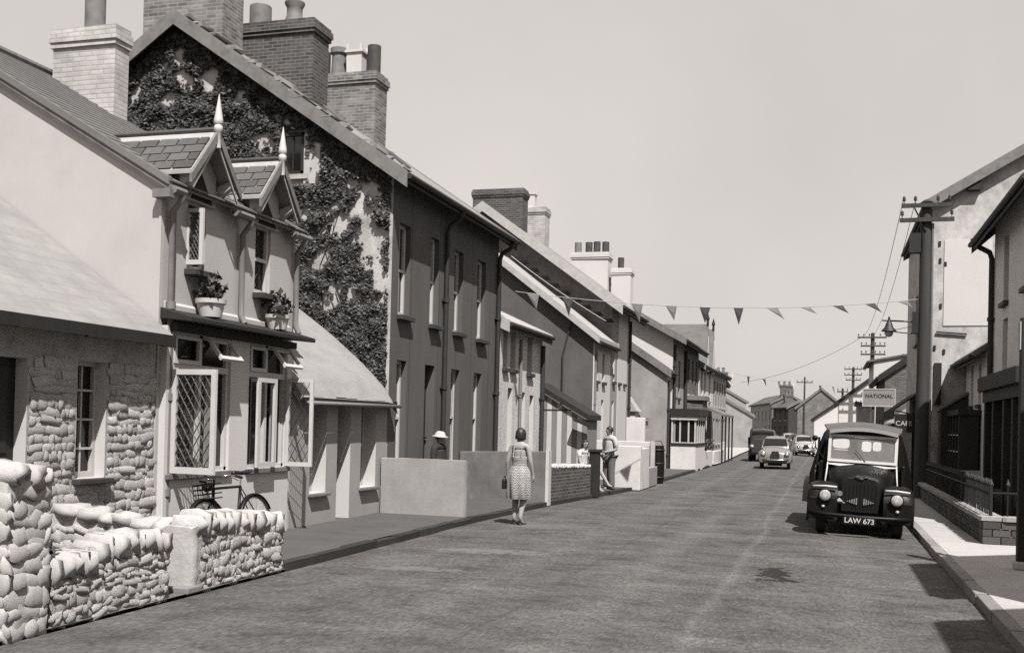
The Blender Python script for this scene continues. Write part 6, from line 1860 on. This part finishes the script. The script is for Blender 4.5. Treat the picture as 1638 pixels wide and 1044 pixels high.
def standing_man():
    t = thing('person', 'man in white shirt and grey trousers standing by the white wall', 'person', (-5.50, 27.9, 0.0), math.radians(-35))
    # faces -y; hands held together in front
    v = [(0, 0, .93), (0, .01, 1.08), (0, .0, 1.24), (0, .01, 1.36), (0, .01, 1.42), (0, 0, 1.48), (0, -.01, 1.53),
         (-.09, 0, .88), (-.10, -.02, .49), (-.10, .02, .10), (-.10, -.06, .04), (-.11, -.14, .03),
         (.09, 0, .88), (.10, -.01, .49), (.10, .02, .10), (.11, -.06, .04), (.12, -.14, .03),
         (-.19, .01, 1.38), (-.25, .03, 1.11), (-.10, -.20, 1.02), (.19, .01, 1.38), (.25, .03, 1.11), (.08, -.20, 1.04)]
    e = [(0, 1), (1, 2), (2, 3), (3, 4), (4, 5), (5, 6), (0, 7), (7, 8), (8, 9), (9, 10), (10, 11), (0, 12), (12, 13), (13, 14), (14, 15), (15, 16), (4, 17), (17, 18), (18, 19), (4, 20), (20, 21), (21, 22)]
    r = [(.14, .11), (.135, .10), (.155, .105), (.15, .09), (.09, .07), .055, .055, .085, .06, .042, .04, .03, .085, .06, .042, .04, .03, .06, .042, .030, .06, .042, .030]
    hand(v, e, r, 19, v[19], (.9, -.3, -.2), (0, 0, 1), (.2, -.8, 0), .6)
    hand(v, e, r, 22, v[22], (-.9, -.3, -.2), (0, 0, 1), (-.2, -.8, 0), .6)
    skin_mesh('body', v, e, r, 'skin', t, 2)
    head_mesh('head', t, (0, -.015, 1.60), .118, -.7, .15, 'short')
    sv = v[:5] + v[17:19] + v[20:22]
    # shirt with rolled sleeves
    V = [(0, 0, .98), (0, .01, 1.08), (0, 0, 1.24), (0, .01, 1.36), (0, .01, 1.43), (-.19, .01, 1.38), (-.24, .03, 1.15), (.19, .01, 1.38), (.24, .03, 1.15)]
    skin_mesh('shirt', V, [(0, 1), (1, 2), (2, 3), (3, 4), (4, 5), (5, 6), (4, 7), (7, 8)], [(.165, .135), (.16, .125), (.175, .125), (.17, .11), (.10, .085), .078, .062, .078, .062], 'cloth_white', t, 2)
    V = [(0, 0, .96), (-.09, 0, .88), (-.10, -.02, .49), (-.10, .015, .09), (.09, 0, .88), (.10, -.01, .49), (.10, .015, .09)]
    skin_mesh('trousers', V, [(0, 1), (1, 2), (2, 3), (0, 4), (4, 5), (5, 6)], [(.165, .135), (.115, .12), (.09, .095), (.085, .10), (.115, .12), (.09, .095), (.085, .10)], 'cloth_grey', t, 2)
    for s in (-1, 1):
        MB().loft([[(s * .105 - .05, .06, 0), (s * .105 + .05, .06, 0), (s * .105 + .04, .06, .08), (s * .105 - .04, .06, .08)], [(s * .11 - .05, -.10, 0), (s * .11 + .05, -.10, 0), (s * .11 + .04, -.10, .06), (s * .11 - .04, -.10, .06)], [(s * .12 - .03, -.20, 0), (s * .12 + .03, -.20, 0), (s * .12 + .025, -.19, .035), (s * .12 - .025, -.19, .035)]]).build('shoe', 'leather', t, True)
standing_man()

def seated_person():
    bench = thing('low_step', 'low white stone step the seated person rests on', 'step', (-5.95, 26.75, .06))
    MB().box(-.30, -.25, -.06, .28, .30, .44).build('block', 'wall_white_low', bench, bevel=.03)
    t = thing('person', 'seated person in a white top and dark shorts with bare legs, behind the brick wall', 'person', (-5.95, 26.75, .0), math.radians(62))
    v = [(0, .0, .60), (0, .02, .74), (0, .03, .90), (0, .0, 1.02), (0, -.01, 1.08), (0, -.03, 1.14), (0, -.04, 1.18),
         (-.09, -.06, .59), (-.10, -.46, .60), (-.03, -.58, .18), (-.03, -.62, .10), (-.02, -.72, .07),
         (.09, -.06, .60), (.05, -.47, .66), (.12, -.70, .30), (.13, -.76, .22), (.14, -.86, .20),
         (-.17, .0, 1.03), (-.22, -.08, .78), (-.12, -.28, .66), (.17, .0, 1.03), (.22, -.08, .78), (.10, -.30, .72)]
    e = [(0, 1), (1, 2), (2, 3), (3, 4), (4, 5), (5, 6), (0, 7), (7, 8), (8, 9), (9, 10), (10, 11), (0, 12), (12, 13), (13, 14), (14, 15), (15, 16), (4, 17), (17, 18), (18, 19), (4, 20), (20, 21), (21, 22)]
    r = [(.14, .12), (.125, .10), (.14, .10), (.13, .09), (.085, .07), .05, .05, .085, .062, .038, .036, .026, .085, .062, .038, .036, .026, .055, .038, .027, .055, .038, .027]
    hand(v, e, r, 19, v[19], (.2, -1, -.2), (1, 0, 0), (0, -.3, -.8), .5)
    hand(v, e, r, 22, v[22], (-.2, -1, -.1), (-1, 0, 0), (0, -.3, -.8), .5)
    skin_mesh('body', v, e, r, 'skin', t, 2)
    head_mesh('head', t, (0, -.05, 1.25), .115, -.3, .2, 'curls')
    V = [(0, 0, .58), (0, .02, .74), (0, .03, .90), (0, 0, 1.02), (0, -.01, 1.08), (-.17, 0, 1.03), (-.20, -.05, .90), (.17, 0, 1.03), (.20, -.05, .90)]
    skin_mesh('blouse', V, [(0, 1), (1, 2), (2, 3), (3, 4), (4, 5), (5, 6), (4, 7), (7, 8)], [(.155, .135), (.145, .12), (.16, .12), (.15, .105), (.09, .08), .07, .06, .07, .06], 'cloth_white', t, 2)
    V = [(0, 0, .60), (-.09, -.06, .60), (-.10, -.30, .60), (.09, -.06, .61), (.07, -.30, .64)]
    skin_mesh('shorts', V, [(0, 1), (1, 2), (0, 3), (3, 4)], [(.165, .145), .11, .092, .11, .092], 'cloth_dark', t, 2)
    for (x, y, z) in ((-.02, -.68, .045), (.14, -.82, .17)):
        MB().loft([[(x - .035, y + .12, z - .04), (x + .035, y + .12, z - .04), (x + .03, y + .12, z + .03), (x - .03, y + .12, z + .03)], [(x - .04, y - .04, z - .045), (x + .04, y - .04, z - .045), (x + .035, y - .04, z + .03), (x - .035, y - .04, z + .03)], [(x - .02, y - .11, z - .04), (x + .02, y - .11, z - .04), (x + .02, y - .10, z), (x - .02, y - .10, z)]]).build('shoe', 'leather', t, True)
seated_person()

def doorway_person():
    t = thing('person', 'person in dark clothes and white sun hat in the dark house doorway', 'person', (-7.30, 19.72, .02), math.radians(75))
    v = [(0, 0, .82), (0, .01, .95), (0, .0, 1.08), (0, .01, 1.18), (0, .01, 1.23), (0, 0, 1.28), (0, -.01, 1.33),
         (-.08, 0, .77), (-.09, -.02, .43), (-.09, .02, .09), (-.09, -.06, .03), (-.09, -.13, .02), (.08, 0, .77), (.09, -.01, .43), (.09, .02, .09), (.09, -.06, .03), (.09, -.13, .02),
         (-.16, .01, 1.19), (-.20, .0, .95), (-.16, -.12, .76), (.16, .01, 1.19), (.20, .0, .95), (.16, -.12, .76)]
    e = [(0, 1), (1, 2), (2, 3), (3, 4), (4, 5), (5, 6), (0, 7), (7, 8), (8, 9), (9, 10), (10, 11), (0, 12), (12, 13), (13, 14), (14, 15), (15, 16), (4, 17), (17, 18), (18, 19), (4, 20), (20, 21), (21, 22)]
    r = [(.13, .11), (.12, .10), (.13, .10), (.13, .09), (.08, .065), .048, .048, .08, .055, .038, .036, .026, .08, .055, .038, .036, .026, .055, .04, .026, .055, .04, .026]
    hand(v, e, r, 19, v[19], (0, -.4, -1), (0, 1, 0), (.6, 0, 0), .6); hand(v, e, r, 22, v[22], (0, -.4, -1), (0, 1, 0), (-.6, 0, 0), .6)
    skin_mesh('body', v, e, r, 'skin', t, 2)
    hd = head_mesh('head', t, (0, -.015, 1.395), .112, 0, .1, 'short')
    MB().lathe([(.165, .015), (.17, .025), (.105, .05), (.098, .09), (.065, .125), (.0, .13)], (0, .0, 0.0), 20).build('sun_hat', 'cloth_white', hd, True)
    V = [(0, 0, .45), (0, 0, .82), (0, .01, .95), (0, 0, 1.08), (0, .01, 1.18), (0, .01, 1.24), (-.16, .01, 1.19), (-.20, 0, .95), (-.17, -.10, .80), (.16, .01, 1.19), (.20, 0, .95), (.17, -.10, .80)]
    skin_mesh('dress', V, [(0, 1), (1, 2), (2, 3), (3, 4), (4, 5), (5, 6), (6, 7), (7, 8), (5, 9), (9, 10), (10, 11)], [(.21, .19), (.165, .145), (.145, .12), (.155, .12), (.15, .11), (.09, .08), .075, .058, .042, .075, .058, .042], 'cloth_dark', t, 2, root=1)
    for s in (-1, 1): MB().box(s * .09 - .04, -.16, 0, s * .09 + .04, .06, .05).build('shoe', 'leather', t, bevel=.015)
doorway_person()
